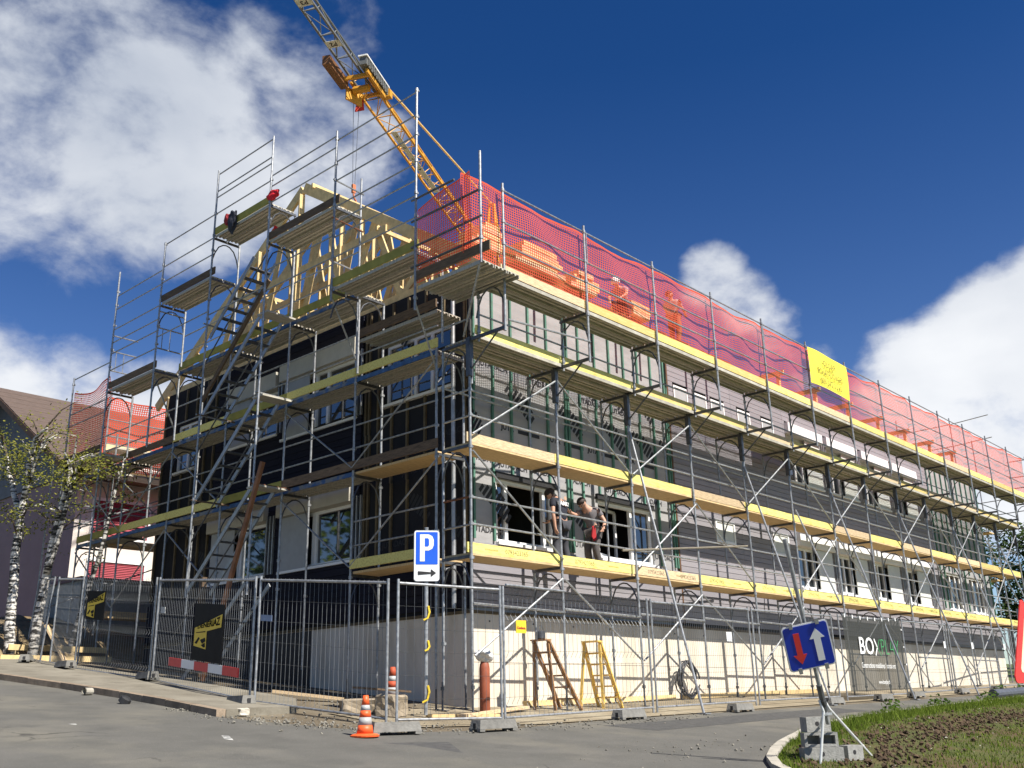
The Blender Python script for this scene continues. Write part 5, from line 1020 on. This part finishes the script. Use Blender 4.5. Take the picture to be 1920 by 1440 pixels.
    me = bpy.data.meshes.new('hair'); bmx.to_mesh(me); bmx.free(); me.materials.append(hat or hair_m); me.polygons.foreach_set('use_smooth', [True] * len(me.polygons)); hname = 'helmet' if hat else 'hair'; me.name = hname; obj(hname, me, t)
    ey = MB()
    for s in (-1, 1): c = j['head'] + fw * .088 + sd * .034 * s + hd * .006; ey.box(c.x - .011, c.x + .011, c.y - .011, c.y + .011, c.z - .007, c.z + .007)
    obj('eyes', ey.mesh('eyes', blackp), t)
    mo = MB(); c = j['neck'].lerp(j['head'], .6) + fw * .078; mo.bar(c - sd * .024, c + sd * .024, .012, .01); obj('mouth', mo.mesh('mouth', M('lips', (.32, .12, .10), .6)), t)
    if text:
        me = text_mesh(text, .105, whitep, .0006, bold=.005).copy(); b0 = j['chest'] + V((0, 0, .0))
        for v in me.vertices: x, y = v.co.x, v.co.y; v.co = (b0.x + x, b0.y - .150 + (x / .19) ** 2 * .045 - v.co.z, b0.z + y - .0)
        obj('lettering', me, t)
        mb = MB(); mb.lathe([(.001, 0), (.042, 0), (.042, .004), (.001, .004)], 14); me = mb.mesh('shirt_emblem', M('emblem_tan', (.5, .3, .2), .7)); me.transform(Matrix.Translation(b0 + V((.03, -.142, .115))) @ Matrix.Rotation(pi / 2, 4, 'X')); obj('shirt_emblem', me, t)
    return t
navy = M('navy_shirt', (.014, .016, .026), .85, var=.2); grey_t = M('grey_shirt', (.16, .145, .15), .85, var=.1); dtr = M('charcoal_trousers', (.045, .046, .055), .85, var=.25, sc=9); gtr = M('grey_trousers', (.085, .075, .072), .85, var=.2, sc=9); redm = M('red_cloth', (.35, .01, .015), .8)
zD = Z1 + .05
person('worker in dark lettered shirt standing on lowest deck, back to the camera', (2.98, .42, zD), dict(pel=(.03, 0, .90), spine=(.03, .0, 1.08), chest=(.02, .03, 1.28), neck=(-.03, .09, 1.42), head=(-.10, .16, 1.50), face=(-.35, .8, -.5),
    shl=(-.19, .02, 1.34), ell=(-.25, -.03, 1.06), wrl=(-.22, -.05, .81), shr=(.21, .05, 1.32), elr=(.26, .22, 1.10), wrr=(.16, .38, 1.02), hpl=(-.07, 0, .86), knl=(-.12, .03, .47), anl=(-.15, -.02, .085), hpr=(.13, 0, .86), knr=(.16, .04, .47), anr=(.20, -.02, .085)), navy, dtr, text='FAMILY')
p2 = person('worker in grey shirt bending towards the wall, reaching left, on lowest deck', (4.02, .45, zD), dict(pel=(.08, .0, .88), spine=(.06, .0, 1.05), chest=(-.01, .02, 1.24), neck=(-.12, .03, 1.36), head=(-.22, .04, 1.42), face=(-.9, .1, -.5), toe=(-.13, .03, -.05),
    shl=(-.06, .19, 1.27), ell=(-.32, .16, 1.18), wrl=(-.56, .10, 1.20), shr=(.06, -.16, 1.26), elr=(.10, -.30, 1.02), wrr=(-.06, -.36, .86), hpl=(.08, .09, .85), knl=(-.02, .1, .46), anl=(.08, .1, .085), hpr=(.08, -.09, .85), knr=(.0, -.1, .46), anr=(.12, -.11, .085)), grey_t, gtr)
mb = MB(); mb.add([(-.10, -.13, .94), (-.04, -.15, .94), (-.03, -.16, .66), (-.08, -.14, .62), (-.12, -.11, .72)], [(0, 1, 2, 3, 4)]); mb.add([(-.10, -.11, .94), (-.04, -.13, .94), (-.03, -.14, .66), (-.08, -.12, .62), (-.12, -.09, .72)], [(0, 1, 2, 3, 4)]); obj('red_cloth', mb.mesh('red_cloth', redm), p2)
crouch = dict(pel=(.1, 0, .45), spine=(.04, 0, .60), chest=(-.08, 0, .76), neck=(-.20, 0, .86), head=(-.28, 0, .93), face=(-.9, -.2, -.4), toe=(-.13, 0, -.05), shl=(-.10, .18, .78), ell=(-.30, .2, .60), wrl=(-.42, .12, .42), shr=(-.08, -.18, .78), elr=(-.24, -.26, .58), wrr=(-.40, -.16, .44), hpl=(.1, .09, .43), knl=(-.20, .14, .50), anl=(.04, .12, .09), hpr=(.1, -.09, .43), knr=(-.18, -.16, .48), anr=(.06, -.14, .09))
WP = 'roof workers behind the orange net'
person('roof worker with white helmet crouching behind the orange net', (6.35, .95, 9.28), crouch, M('plaid_shirt', (.35, .34, .38), .8, c2=(.10, .12, .22), sc=22), dtr, M('white_helmet', (.80, .80, .78), .4), group=WP, rot=8)
stand = dict(pel=(.0, 0, .86), spine=(-.02, 0, 1.02), chest=(-.08, -.02, 1.2), neck=(-.14, -.03, 1.33), head=(-.18, -.04, 1.43), face=(.4, -.6, -.5), shl=(-.1, .18, 1.24), ell=(.05, .22, 1.0), wrl=(.22, .1, .92), shr=(-.06, -.2, 1.22), elr=(.14, -.24, 1.02), wrr=(.34, -.16, .98), hpl=(0, .09, .83), knl=(.03, .1, .46), anl=(0, .1, .085), hpr=(0, -.09, .83), knr=(.06, -.1, .46), anr=(-.02, -.1, .085))
person('roof worker in pale shirt stooping over the eaves behind the net', (8.75, 1.0, 9.22), {k: tuple(v) for k, v in stand.items()}, M('pale_shirt', (.42, .38, .36), .8), M('orange_trousers', (.30, .12, .05), .8), group=WP)
# ------------------------------------------------------------------ neighbouring house, birches, far trees
pinkw = M('mauve_render', (.27, .19, .215), .9, var=.06, sc=1.5, bump=.2, bsc=60, world=True); whitew = M('cream_render', (.66, .60, .54), .85, var=.03, world=True); slate = M('slate_gable', (.085, .085, .11), .6, var=.2, sc=3); tile = M('brown_roof_tile', (.10, .07, .055), .8, var=.2, sc=3, st=(1, 1, 6), bump=.3, bsc=20, world=True); redsh = M('red_shutter', (.30, .028, .045), .6, var=.12, st=(1, 1, 20), sc=3); brownw = M('brown_soffit', (.17, .09, .055), .8)
H = thing('house', 'mauve and cream house with brown tiled roof behind the scaffolding', 'house', (2.0, 20.5, gz(2, 20.5))); hx, hy, hX, hY, hz, hr, ym = 2.0, 20.5, 19.0, 35.0, 8.35, 12.75, 27.75
mb = MB(); mb.add([(hx, hy, 1.5), (hx, hY, 1.5), (hx, hY, hz), (hx, ym, 12.4), (hx, hy, hz)], [(0, 1, 2, 3, 4)]); put('side_wall', mb, pinkw, H)
mb = MB(); mb.quad((hx, hy, 4.2), (hX, hy, 4.2), (hX, hy, hz + .3), (hx, hy, hz + .3)); mb.quad((hX, hy, 1.5), (hX, hY, 1.5), (hX, hY, hz), (hX, hy, hz)); mb.quad((hx, hY, 1.5), (hX, hY, 1.5), (hX, hY, hz), (hx, hY, hz)); put('front_wall', mb, whitew, H)
mb = MB(); mb.box(hx + .01, hX, hy - .04, hy + .2, 1.4, 4.18); put('base_wall', mb, M('grey_base', (.20, .19, .2), .9), H)
mb = MB(); mb.hexa([(hx - .06, hy + .1, 8.2), (hx - .012, hy + .1, 8.2), (hx - .012, hY - .1, 8.2), (hx - .06, hY - .1, 8.2), (hx - .06, ym - .2, 12.35), (hx - .012, ym - .2, 12.35), (hx - .012, ym + .2, 12.35), (hx - .06, ym + .2, 12.35)]); put('slate_gable', mb, slate, H)
zro = lambda y: hr - .585 * abs(y - ym)
for ya, yb in ((hy - 1.1, ym), (hY + 1.1, ym)):
    me_ = None
    for k in range(14):
        t0, t1 = k / 14, (k + 1) / 14; y0, y1 = ya + (yb - ya) * t0, ya + (yb - ya) * t1; mb = MB(); dz = .02
        mb.hexa([(hx - .8, y0, zro(y0)), (hX + .8, y0, zro(y0)), (hX + .8, y1, zro(y1) - dz), (hx - .8, y1, zro(y1) - dz), (hx - .8, y0, zro(y0) + .06), (hX + .8, y0, zro(y0) + .06), (hX + .8, y1, zro(y1) + .04), (hx - .8, y1, zro(y1) + .04)])
        put('tile_course', mb, tile, H)
    mb = MB(); mb.bar((hx - .78, ya, zro(ya) - .12), (hx - .78, yb, zro(yb) - .12), .06, .2); put('barge_board', mb, brownw, H)
mb = MB(); mb.box(hx - .7, hX + .7, hy - 1.0, hy + .02, 7.98, 8.05); put('soffit', mb, brownw, H)
def hwin(x0, x1, z0, z1):
    mb = MB(); 
    for a in ((x0 - .08, x0, z0, z1), (x1, x1 + .08, z0, z1), (x0 - .08, x1 + .08, z0 - .1, z0), (x0 - .08, x1 + .08, z1, z1 + .1)): mb.box(a[0], a[1], hy - .09, hy - .01, a[2], a[3])
    w = put('window', mb, upvc, H); n = 14
    for k in range(n): mb = MB(); a, b = z0 + (z1 - z0) * k / n, z0 + (z1 - z0) * (k + 1) / n; mb.hexa([(x0, hy - .06, a), (x1, hy - .06, a), (x1, hy - .015, a), (x0, hy - .015, a), (x0, hy - .035, b - .008), (x1, hy - .035, b - .008), (x1, hy - .015, b - .008), (x0, hy - .015, b - .008)]); put('slat', mb, redsh, w)
for x0 in (2.62, 5.0, 7.4): hwin(x0, x0 + 1.95, 6.1, 7.3)
for x0 in (2.62, 5.0, 7.4): hwin(x0, x0 + 1.95, 4.45, 5.25)
mb = MB(); mb.box(hx - .12, hx - .07, 29.0, 30.8, 9.0, 10.3); w = put('window', mb, M('green_frame', (.12, .18, .15), .6), H)
for k in range(2): mb = MB(); mb.box(hx - .135, hx - .121, 29.1 + k * .85, 29.85 + k * .85, 9.1, 10.2); put('pane', mb, glass, w)
G_ = thing('garden_shed', 'grey blue board shed between the birches and the scaffold', 'shed', (.55, 16.2, gz(.5, 16.2))); shm = M('shed_grey', (.20, .22, .235), .8, var=.15, rnd=.1)
for k in range(16): mb = MB(); mb.box(.55 + k * .18, .725 + k * .18, 16.2, 16.23, 1.3, 4.05); put('board', mb, shm, G_)
for k in range(14): mb = MB(); mb.box(.52, .55, 16.2 + k * .18, 16.375 + k * .18, 1.3, 4.05); put('board', mb, shm, G_)
mb = MB(); mb.box(.45, 3.6, 16.1, 18.9, 4.05, 4.15); put('roof', mb, M('maroon_roof', (.10, .03, .05), .7), G_)
# soil bank
mb = MB(); nx_, ny_ = 26, 22
for j in range(ny_):
    for i in range(nx_):
        x, y = -4.6 + i * .35, 14.2 + j * .32; e = max(0, sin(pi * i / (nx_ - 1))) * max(0, sin(pi * j / (ny_ - 1))); mb.v.append((x, y, gz(x, y) - .04 + 1.05 * e ** .7 + .16 * e * mnoise.noise(V((x * 1.4, y * 1.4, 2)))))
for j in range(ny_ - 1):
    for i in range(nx_ - 1): mb.f.append((j * nx_ + i, j * nx_ + i + 1, (j + 1) * nx_ + i + 1, (j + 1) * nx_ + i)); mb.mi.append(0)
tag(put('soil_bank', mb, gm('bank_soil', [(.17, .12, .06), (.24, .18, .10), (.28, .22, .13), (.12, .085, .05), (.4, .36, .28)], (1.5, .6, 16), bump=1, bsc=12)), kind='structure')
plank('long pale formwork board lying in front of the soil bank', (-2.0, 14.3, gz(-2, 14.3) + .35), (.4, 14.0, gz(.4, 14) + .30), .06, .14, woodp); plank('second pale board below the long formwork board', (-2.4, 13.7, gz(-2, 13.7) + .12), (.3, 13.5, gz(.3, 13.5) + .1), .06, .14, woodp)
plank('brown plank leaning at the left edge of soil bank', (-2.6, 14.6, gz(-2.6, 14.6)), (-3.0, 15.1, gz(-3, 15) + .9), .18, .05, wood); plank('short brown plank leaning behind the leaning mesh panel', (-.9, 13.4, gz(-1, 13.4)), (-1.3, 13.9, gz(-1, 14) + .9), .16, .05, wood)
def leafm(name, c, c2):
    mt = bpy.data.materials.new(name); mt.use_nodes = True; N, L = mt.node_tree.nodes, mt.node_tree.links; N.clear()
    g = N.new('ShaderNodeNewGeometry'); rp = N.new('ShaderNodeValToRGB'); L.new(g.outputs['Random Per Island'], rp.inputs[0]); rp.color_ramp.elements[0].color = (*c, 1); rp.color_ramp.elements[1].color = (*c2, 1)
    d = N.new('ShaderNodeBsdfDiffuse'); t = N.new('ShaderNodeBsdfTranslucent'); L.new(rp.outputs[0], d.inputs[0]); L.new(rp.outputs[0], t.inputs[0]); m = N.new('ShaderNodeMixShader'); m.inputs[0].default_value = .35
    L.new(d.outputs[0], m.inputs[1]); L.new(t.outputs[0], m.inputs[2]); o = N.new('ShaderNodeOutputMaterial'); L.new(m.outputs[0], o.inputs[0]); return mt
birch_leaf = leafm('birch_leaf', (.10, .12, .02), (.24, .23, .05)); green_leaf = leafm('tree_leaf', (.025, .055, .012), (.09, .14, .03)); dark_leaf = leafm('dark_leaf', (.02, .04, .015), (.06, .09, .025))
bark = M('birch_bark', (.03, .028, .026), .85, c2=(.62, .59, .54), sc=3.0, st=(1.2, 1.2, 5), thr=(.46, .55), bump=.3, bsc=8); dbark = M('brown_bark', (.08, .06, .045), .9, var=.3, st=(1, 1, .3), sc=10, bump=.4)
rnd = random.Random(11)
def leaves(mb, c, rad, n, s):
    for _ in range(n):
        d = V((rnd.gauss(0, 1), rnd.gauss(0, 1), rnd.gauss(0, 1))).normalized() * rad * rnd.random() ** .45; p = c + V((d.x, d.y, d.z * .75))
        a = V((rnd.uniform(-1, 1), rnd.uniform(-1, 1), rnd.uniform(-.8, .5))).normalized(); b = a.orthogonal().normalized(); q = s * rnd.uniform(.6, 1.3)
        mb.add([p - b * q * .42, p + a * q * .5, p + b * q * .42, p - a * q * .6], [(0, 1, 2, 3)])
def birch(label, stems, leaf_at, n, seed):
    rnd.seed(seed); t = thing('birch_tree', label, 'tree', stems[0][0][0], 'birches by the soil bank'); tips = []
    for pts, r0, r1 in stems:
        pts = [V(p) for p in pts]; k = len(pts); mb = MB(); P = []
        for a, b in zip(pts, pts[1:]): P += [a.lerp(b, q / 3) + V((rnd.uniform(-.025, .025), rnd.uniform(-.025, .025), 0)) for q in range(3)]
        P.append(pts[-1]); mb.path(P, r0, 9, rs=[r0 + (r1 - r0) * i / (len(P) - 1) for i in range(len(P))]); put('trunk', mb, bark, t, smooth=True)
        for i in range(len(P) // 3, len(P)):
            if rnd.random() < .8:
                d = V((rnd.uniform(-1, 1), rnd.uniform(-1, .6), rnd.uniform(.0, .8))).normalized() * rnd.uniform(.6, 1.3); m_ = P[i] + d * .5 + V((0, 0, .12)); e = P[i] + d + V((0, 0, -.1)); b2 = MB(); b2.path([P[i], m_, e], .02, 5, rs=[.03, .018, .006]); put('branch', b2, bark if rnd.random() < .5 else dbark, t); tips += [m_, e]
    mb = MB()
    for c, r, k in leaf_at: leaves(mb, V(c), r, int(k * 1.15), .07)
    for q in tips: leaves(mb, q, .38, int(n * 1.1), .068)
    put('crown', mb, birch_leaf, t, kind='stuff'); return t
BT1 = [(-1.9, 14.45, 1.5), (-1.9, 14.54, 2.41), (-1.9, 14.95, 4.4), (-1.9, 14.84, 5.66), (-1.9, 14.76, 6.81), (-1.9, 14.59, 7.48), (-1.9, 13.91, 7.64)]
BT1b = [(-1.9, 14.87, 5.31), (-1.9, 15.79, 6.47), (-1.9, 16.4, 7.25), (-1.9, 16.9, 7.97)]
BT1c = [(-1.9, 14.81, 5.87), (-1.9, 14.46, 6.61), (-1.9, 14.07, 7.26)]
BL1 = [((-1.9, 15.25, 6.75), 0.595, 220), ((-1.9, 16.18, 6.91), 0.68, 240), ((-1.9, 15.95, 5.68), 0.4675, 120), ((-1.9, 14.32, 7.02), 0.425, 130), ((-1.9, 16.79, 7.63), 0.425, 110), ((-1.9, 13.22, 6.53), 0.425, 110), ((-1.9, 14.34, 4.89), 0.2975, 50), ((-1.9, 14.44, 6.32), 0.425, 120), ((-1.9, 12.47, 5.99), 0.425, 120), ((-1.9, 15.77, 7.29), 0.425, 110)]
BT2 = [(-1.5, 13.99, 1.61), (-1.5, 13.92, 3.31), (-1.5, 13.61, 4.63), (-1.5, 13.28, 5.69), (-1.5, 13.07, 6.43), (-1.5, 12.99, 6.73)]
BT2b = [(-1.5, 13.76, 3.83), (-1.5, 13.3, 4.86), (-1.5, 12.82, 6.04), (-1.5, 12.6, 6.6)]
BL2 = [((-1.5, 12.13, 6.47), 0.54, 150), ((-1.5, 13.09, 6.15), 0.45, 110), ((-1.5, 11.33, 6.13), 0.45, 130), ((-1.5, 13.46, 5.23), 0.36000000000000004, 60), ((-1.5, 14.22, 5.12), 0.36000000000000004, 70), ((-1.5, 12.31, 5.41), 0.36000000000000004, 70), ((-1.5, 13.74, 5.69), 0.36000000000000004, 60)]
birch('left birch with forked white trunk in front of the mauve house wall', [(BT1, .15, .035), (BT1b, .09, .025), (BT1c, .07, .02)], BL1, 26, 3)
birch('right birch, two slanting white stems beside the scaffold post', [(BT2, .125, .03), (BT2b, .085, .025)], BL2, 16, 8)
birch('thin young birch stem right of the slanting pair, behind the net post', [([(-.4, 14.6, 1.7), (-.3, 14.0, 3.4), (-.2, 13.5, 5.0), (-.15, 13.2, 6.3), (-.1, 13.1, 6.9)], .08, .02)], [((-.1, 13.1, 6.6), .5, 110), ((-.1, 12.9, 5.9), .45, 80)], 12, 5)
def tree(label, x, y, h, r, leafmat, n, seed, s=.22, group='trees far beyond the scaffold end', base=.25):
    rnd.seed(seed); z = gz(x, y); t = thing('tree', label, 'tree', (x, y, z), group); mb = MB(); mb.path([(x, y, z - .1), (x + .1, y, z + h * .3), (x, y + .1, z + h * .7)], .2, 8, rs=[.22, .15, .06]); put('trunk', mb, dbark, t)
    lm = MB()
    for _ in range(n):
        a, q = rnd.uniform(0, 2 * pi), rnd.random() ** .5; v = rnd.uniform(base, 1); rr = r * (1 - abs((v - .55) / .62) ** 2.2) * q; c = V((x + rr * cos(a), y + rr * sin(a), z + h * v)); leaves(lm, c, r * .24, 34, s)
        if rnd.random() < .12: b = MB(); b.path([(x, y, z + h * v * .7), c], .03, 4, rs=[.06, .015]); put('branch', b, dbark, t)
    put('crown', lm, leafmat, t, kind='stuff'); return t
for k, (x, y, h, r, lb) in enumerate(((42, .6, 5.6, 2.3, 'bushy green tree nearest the far end of the scaffold'), (49, 3.4, 8.0, 2.6, 'taller green tree behind the scaffold end bay'), (58, 2.2, 7.5, 3.0, 'dark tree farthest right behind scaffold end'), (47, -3.0, 3.2, 2.0, 'low shrub behind the far right fence panel'), (60, 9, 9.5, 3.6, 'big dark tree glimpsed through the end bay'), (53, -1.6, 6.2, 2.3, 'pale green tree at the right edge of the photo'))):
    tree(lb, x, y, h, r, (green_leaf, dark_leaf, dark_leaf, green_leaf, dark_leaf, green_leaf)[k], 100, 20 + k)
for k, (x, y, h, lb) in enumerate(((-16, 22, 9, 'tree across the road mirrored in the ground floor windows'), (-22, 27, 10, 'second tree across the road mirrored in gable windows'), (-15, 31, 9, 'third tree across the road uphill of the mirrored pair'))): tree(lb, x, y, h, 3.6, leafm('brightened_leaf', (.06, .12, .02), (.22, .28, .06)), 90, 40 + k, .32, 'trees across the road', .12)  # leaf colour lightened to brighten the mirror image in the windows
# ------------------------------------------------------------------ gravel, clods, grass
def scatter(name, spots, mat, lo, hi, seed, kind='stuff', flat=.7):
    rnd.seed(seed); mb = MB(); ico = [(0, 0, 1), (.89, 0, .45), (.28, .85, .45), (-.72, .53, .45), (-.72, -.53, .45), (.28, -.85, .45), (.5, .5, -.4), (-.6, .2, -.4), (.1, -.7, -.4)]; F = [(0, 1, 2), (0, 2, 3), (0, 3, 4), (0, 4, 5), (0, 5, 1), (1, 6, 2), (2, 7, 3), (3, 7, 4), (4, 8, 5), (5, 8, 1), (1, 8, 6), (2, 6, 7), (4, 7, 8)]
    for x, y in spots:
        s = lo + (hi - lo) * rnd.random() ** 4.5; a = rnd.uniform(0, 6.28); c, d = cos(a), sin(a); z = gz(x, y) + .005
        Rm = Matrix.Rotation(rnd.uniform(0, 6), 3, V((rnd.uniform(-1, 1), rnd.uniform(-1, 1), .3))); sx, sy, sz = rnd.uniform(.6, 1.25), rnd.uniform(.6, 1.25), rnd.uniform(.45, .95)
        mb.add([(x + q.x * s, y + q.y * s, z + (q.z + .25) * s) for q in (Rm @ V((u * sx * rnd.uniform(.8, 1.15), v * sy * rnd.uniform(.8, 1.15), w * sz)) for u, v, w in ico)], F)
    return tag(put(name, mb, mat), kind=kind)
rnd.seed(5); sp = []
line = [(-4.05, 2.6), (-3.95, 1.2), (-3.4, .1), (-2.85, -.9), (-2.0, -1.55), (-.6, -1.75), (1.0, -1.75), (2.6, -1.75), (5.0, -1.7)]
for (ax, ay), (bx_, by_), n, w in zip(line, line[1:], (160, 420, 420, 260, 120, 150, 160, 120), (.16, .30, .36, .28, .2, .22, .22, .16)):
    for _ in range(n): t = rnd.random(); sp.append((ax + (bx_ - ax) * t + rnd.gauss(0, w), ay + (by_ - ay) * t + rnd.gauss(0, w)))
for _ in range(900): sp.append((rnd.uniform(-2.9, .2), rnd.uniform(-1.2, 4.5)))
for _ in range(300): sp.append((rnd.gauss(-.3, 1.2), rnd.gauss(-4.6, .5) + .0)) if rnd.random() < .8 else None
sp = [p for p in sp if not (p[1] > GK[10][1] + .0 and False)]
scatter('gravel', sp, M('gravel_stone', (.12, .11, .09), .9, c2=(.25, .235, .195), sc=4, world=True), .004, .034, 6)
rnd.seed(15); cl = []
def kerb_y(x):
    for (a, b), (c, d) in zip(GK, GK[1:]):
        if c <= x <= a: return d + (b - d) * (x - c) / (a - c)
    return -9
for _ in range(4200):
    x = rnd.uniform(-.4, 15); y = kerb_y(x) - 1.35 - .055 * x + rnd.gauss(0, .42) + .25 * mnoise.noise(V((x, 0, 0)))
    if y < kerb_y(x) - .35: cl.append((x, y))
for _ in range(220): x = rnd.uniform(-1.5, 1.0); cl.append((x, kerb_y(x) - .35 - rnd.random() * .3))
o = scatter('soil_clods', cl, M('brown_clod', (.045, .027, .014), .95, c2=(.10, .064, .035), sc=3, world=True), .006, .055, 16); o.location.z += .05
gp = [(x, y) for x, y in ((rnd.uniform(-2, 16), 0) for _ in range(160))]; gp = [(x, kerb_y(x) - .4 - rnd.random() * 3.5) for x, _ in gp]
o = scatter('pale_pebbles', gp, M('pale_pebble', (.5, .47, .4), .9), .008, .03, 17); o.location.z += .06
rnd.seed(9); mb = MB(); vs, fs = [], []
for _ in range(130000):
    x = -2.9 + 31 * rnd.random() ** 1.6; ky = kerb_y(x); u = rnd.random(); y = ky - .16 - 6.5 * u ** 1.3
    if y < -13.5: continue
    dd = ky - y; dirt = math.exp(-((dd - 1.45 - .055 * x) / .8) ** 2); pn = mnoise.noise(V((x * .8, y * .8, 5))) * .5 + .5; p2_ = mnoise.noise(V((x * 3, y * 3, 9))) * .5 + .5
    lush = 1.1 if dd < .8 and x > 1 else .5
    if rnd.random() > (lush * (1 - 1.0 * dirt)) * (.25 + 1.1 * pn) * (.5 + p2_): continue
    h = rnd.uniform(.03, .10) * (1.5 if dd < .75 and x > 2 else .85) * (.6 + .8 * p2_); a = rnd.uniform(0, 6.28); w = .006 + .004 * rnd.random(); z = gz(x, y) + .045; lx, ly = rnd.gauss(0, .35) * h, rnd.gauss(0, .35) * h; k = len(vs)
    vs += [(x - w * cos(a), y - w * sin(a), z), (x + w * cos(a), y + w * sin(a), z), (x + lx, y + ly, z + h)]; fs.append((k, k + 1, k + 2))
me = bpy.data.meshes.new('grass'); me.from_pydata(vs, [], fs); me.materials.append(leafm('grass_blade', (.06, .105, .012), (.19, .25, .045))); tag(obj('grass', me), kind='stuff')
# weeds along the lane edge
mb = MB()
rnd.seed(4)
for x, y in ((21, -1.9), (24, -1.6), (17.5, -2.6), (9.5, -3.2), (13, -2.9), (27, -1.4), (30, -1.3)): leaves(mb, V((x, y, gz(x, y) + .12)), .28, 60, .09)
tag(put('weeds', mb, green_leaf), kind='stuff')
t = thing('bitumen_roll', 'dark rolled membrane lying on the grass edge at far right', 'roll', (21, -2.25, gz(21, -2.2)), world=True); mb = MB(); mb.tube((18.4, -2.45, gz(19, -2.4) + .14), (23.5, -2.1, gz(23, -2.1) + .14), .13, 12); put('roll', mb, M('dark_roll', (.07, .075, .09), .5), t)
t = thing('road_debris', 'crushed black pot lying at the foot of the left kerb', 'debris', (-4.35, 3.5, gz(-4.3, 3.5)), world=False); mb = MB(); mb.lathe([(.05, 0), (.1, .02), (.09, .1), (.05, .12)], 9); obj('body', mb.mesh('body', blackp), t); t.rotation_euler = (.5, .3, 0)
t = thing('pipe_end', 'short pale pipe end sticking out of the left kerb', 'pipe', (-4.25, 5.0, gz(-4.2, 5) + .07), world=False); mb = MB(); mb.tube((-.05, 0, 0), (.1, .05, 0), .06, 12, cap=False); mb.tube((-.05, 0, 0), (.1, .05, 0), .045, 12, cap=False); obj('body', mb.mesh('body', kerbm), t)
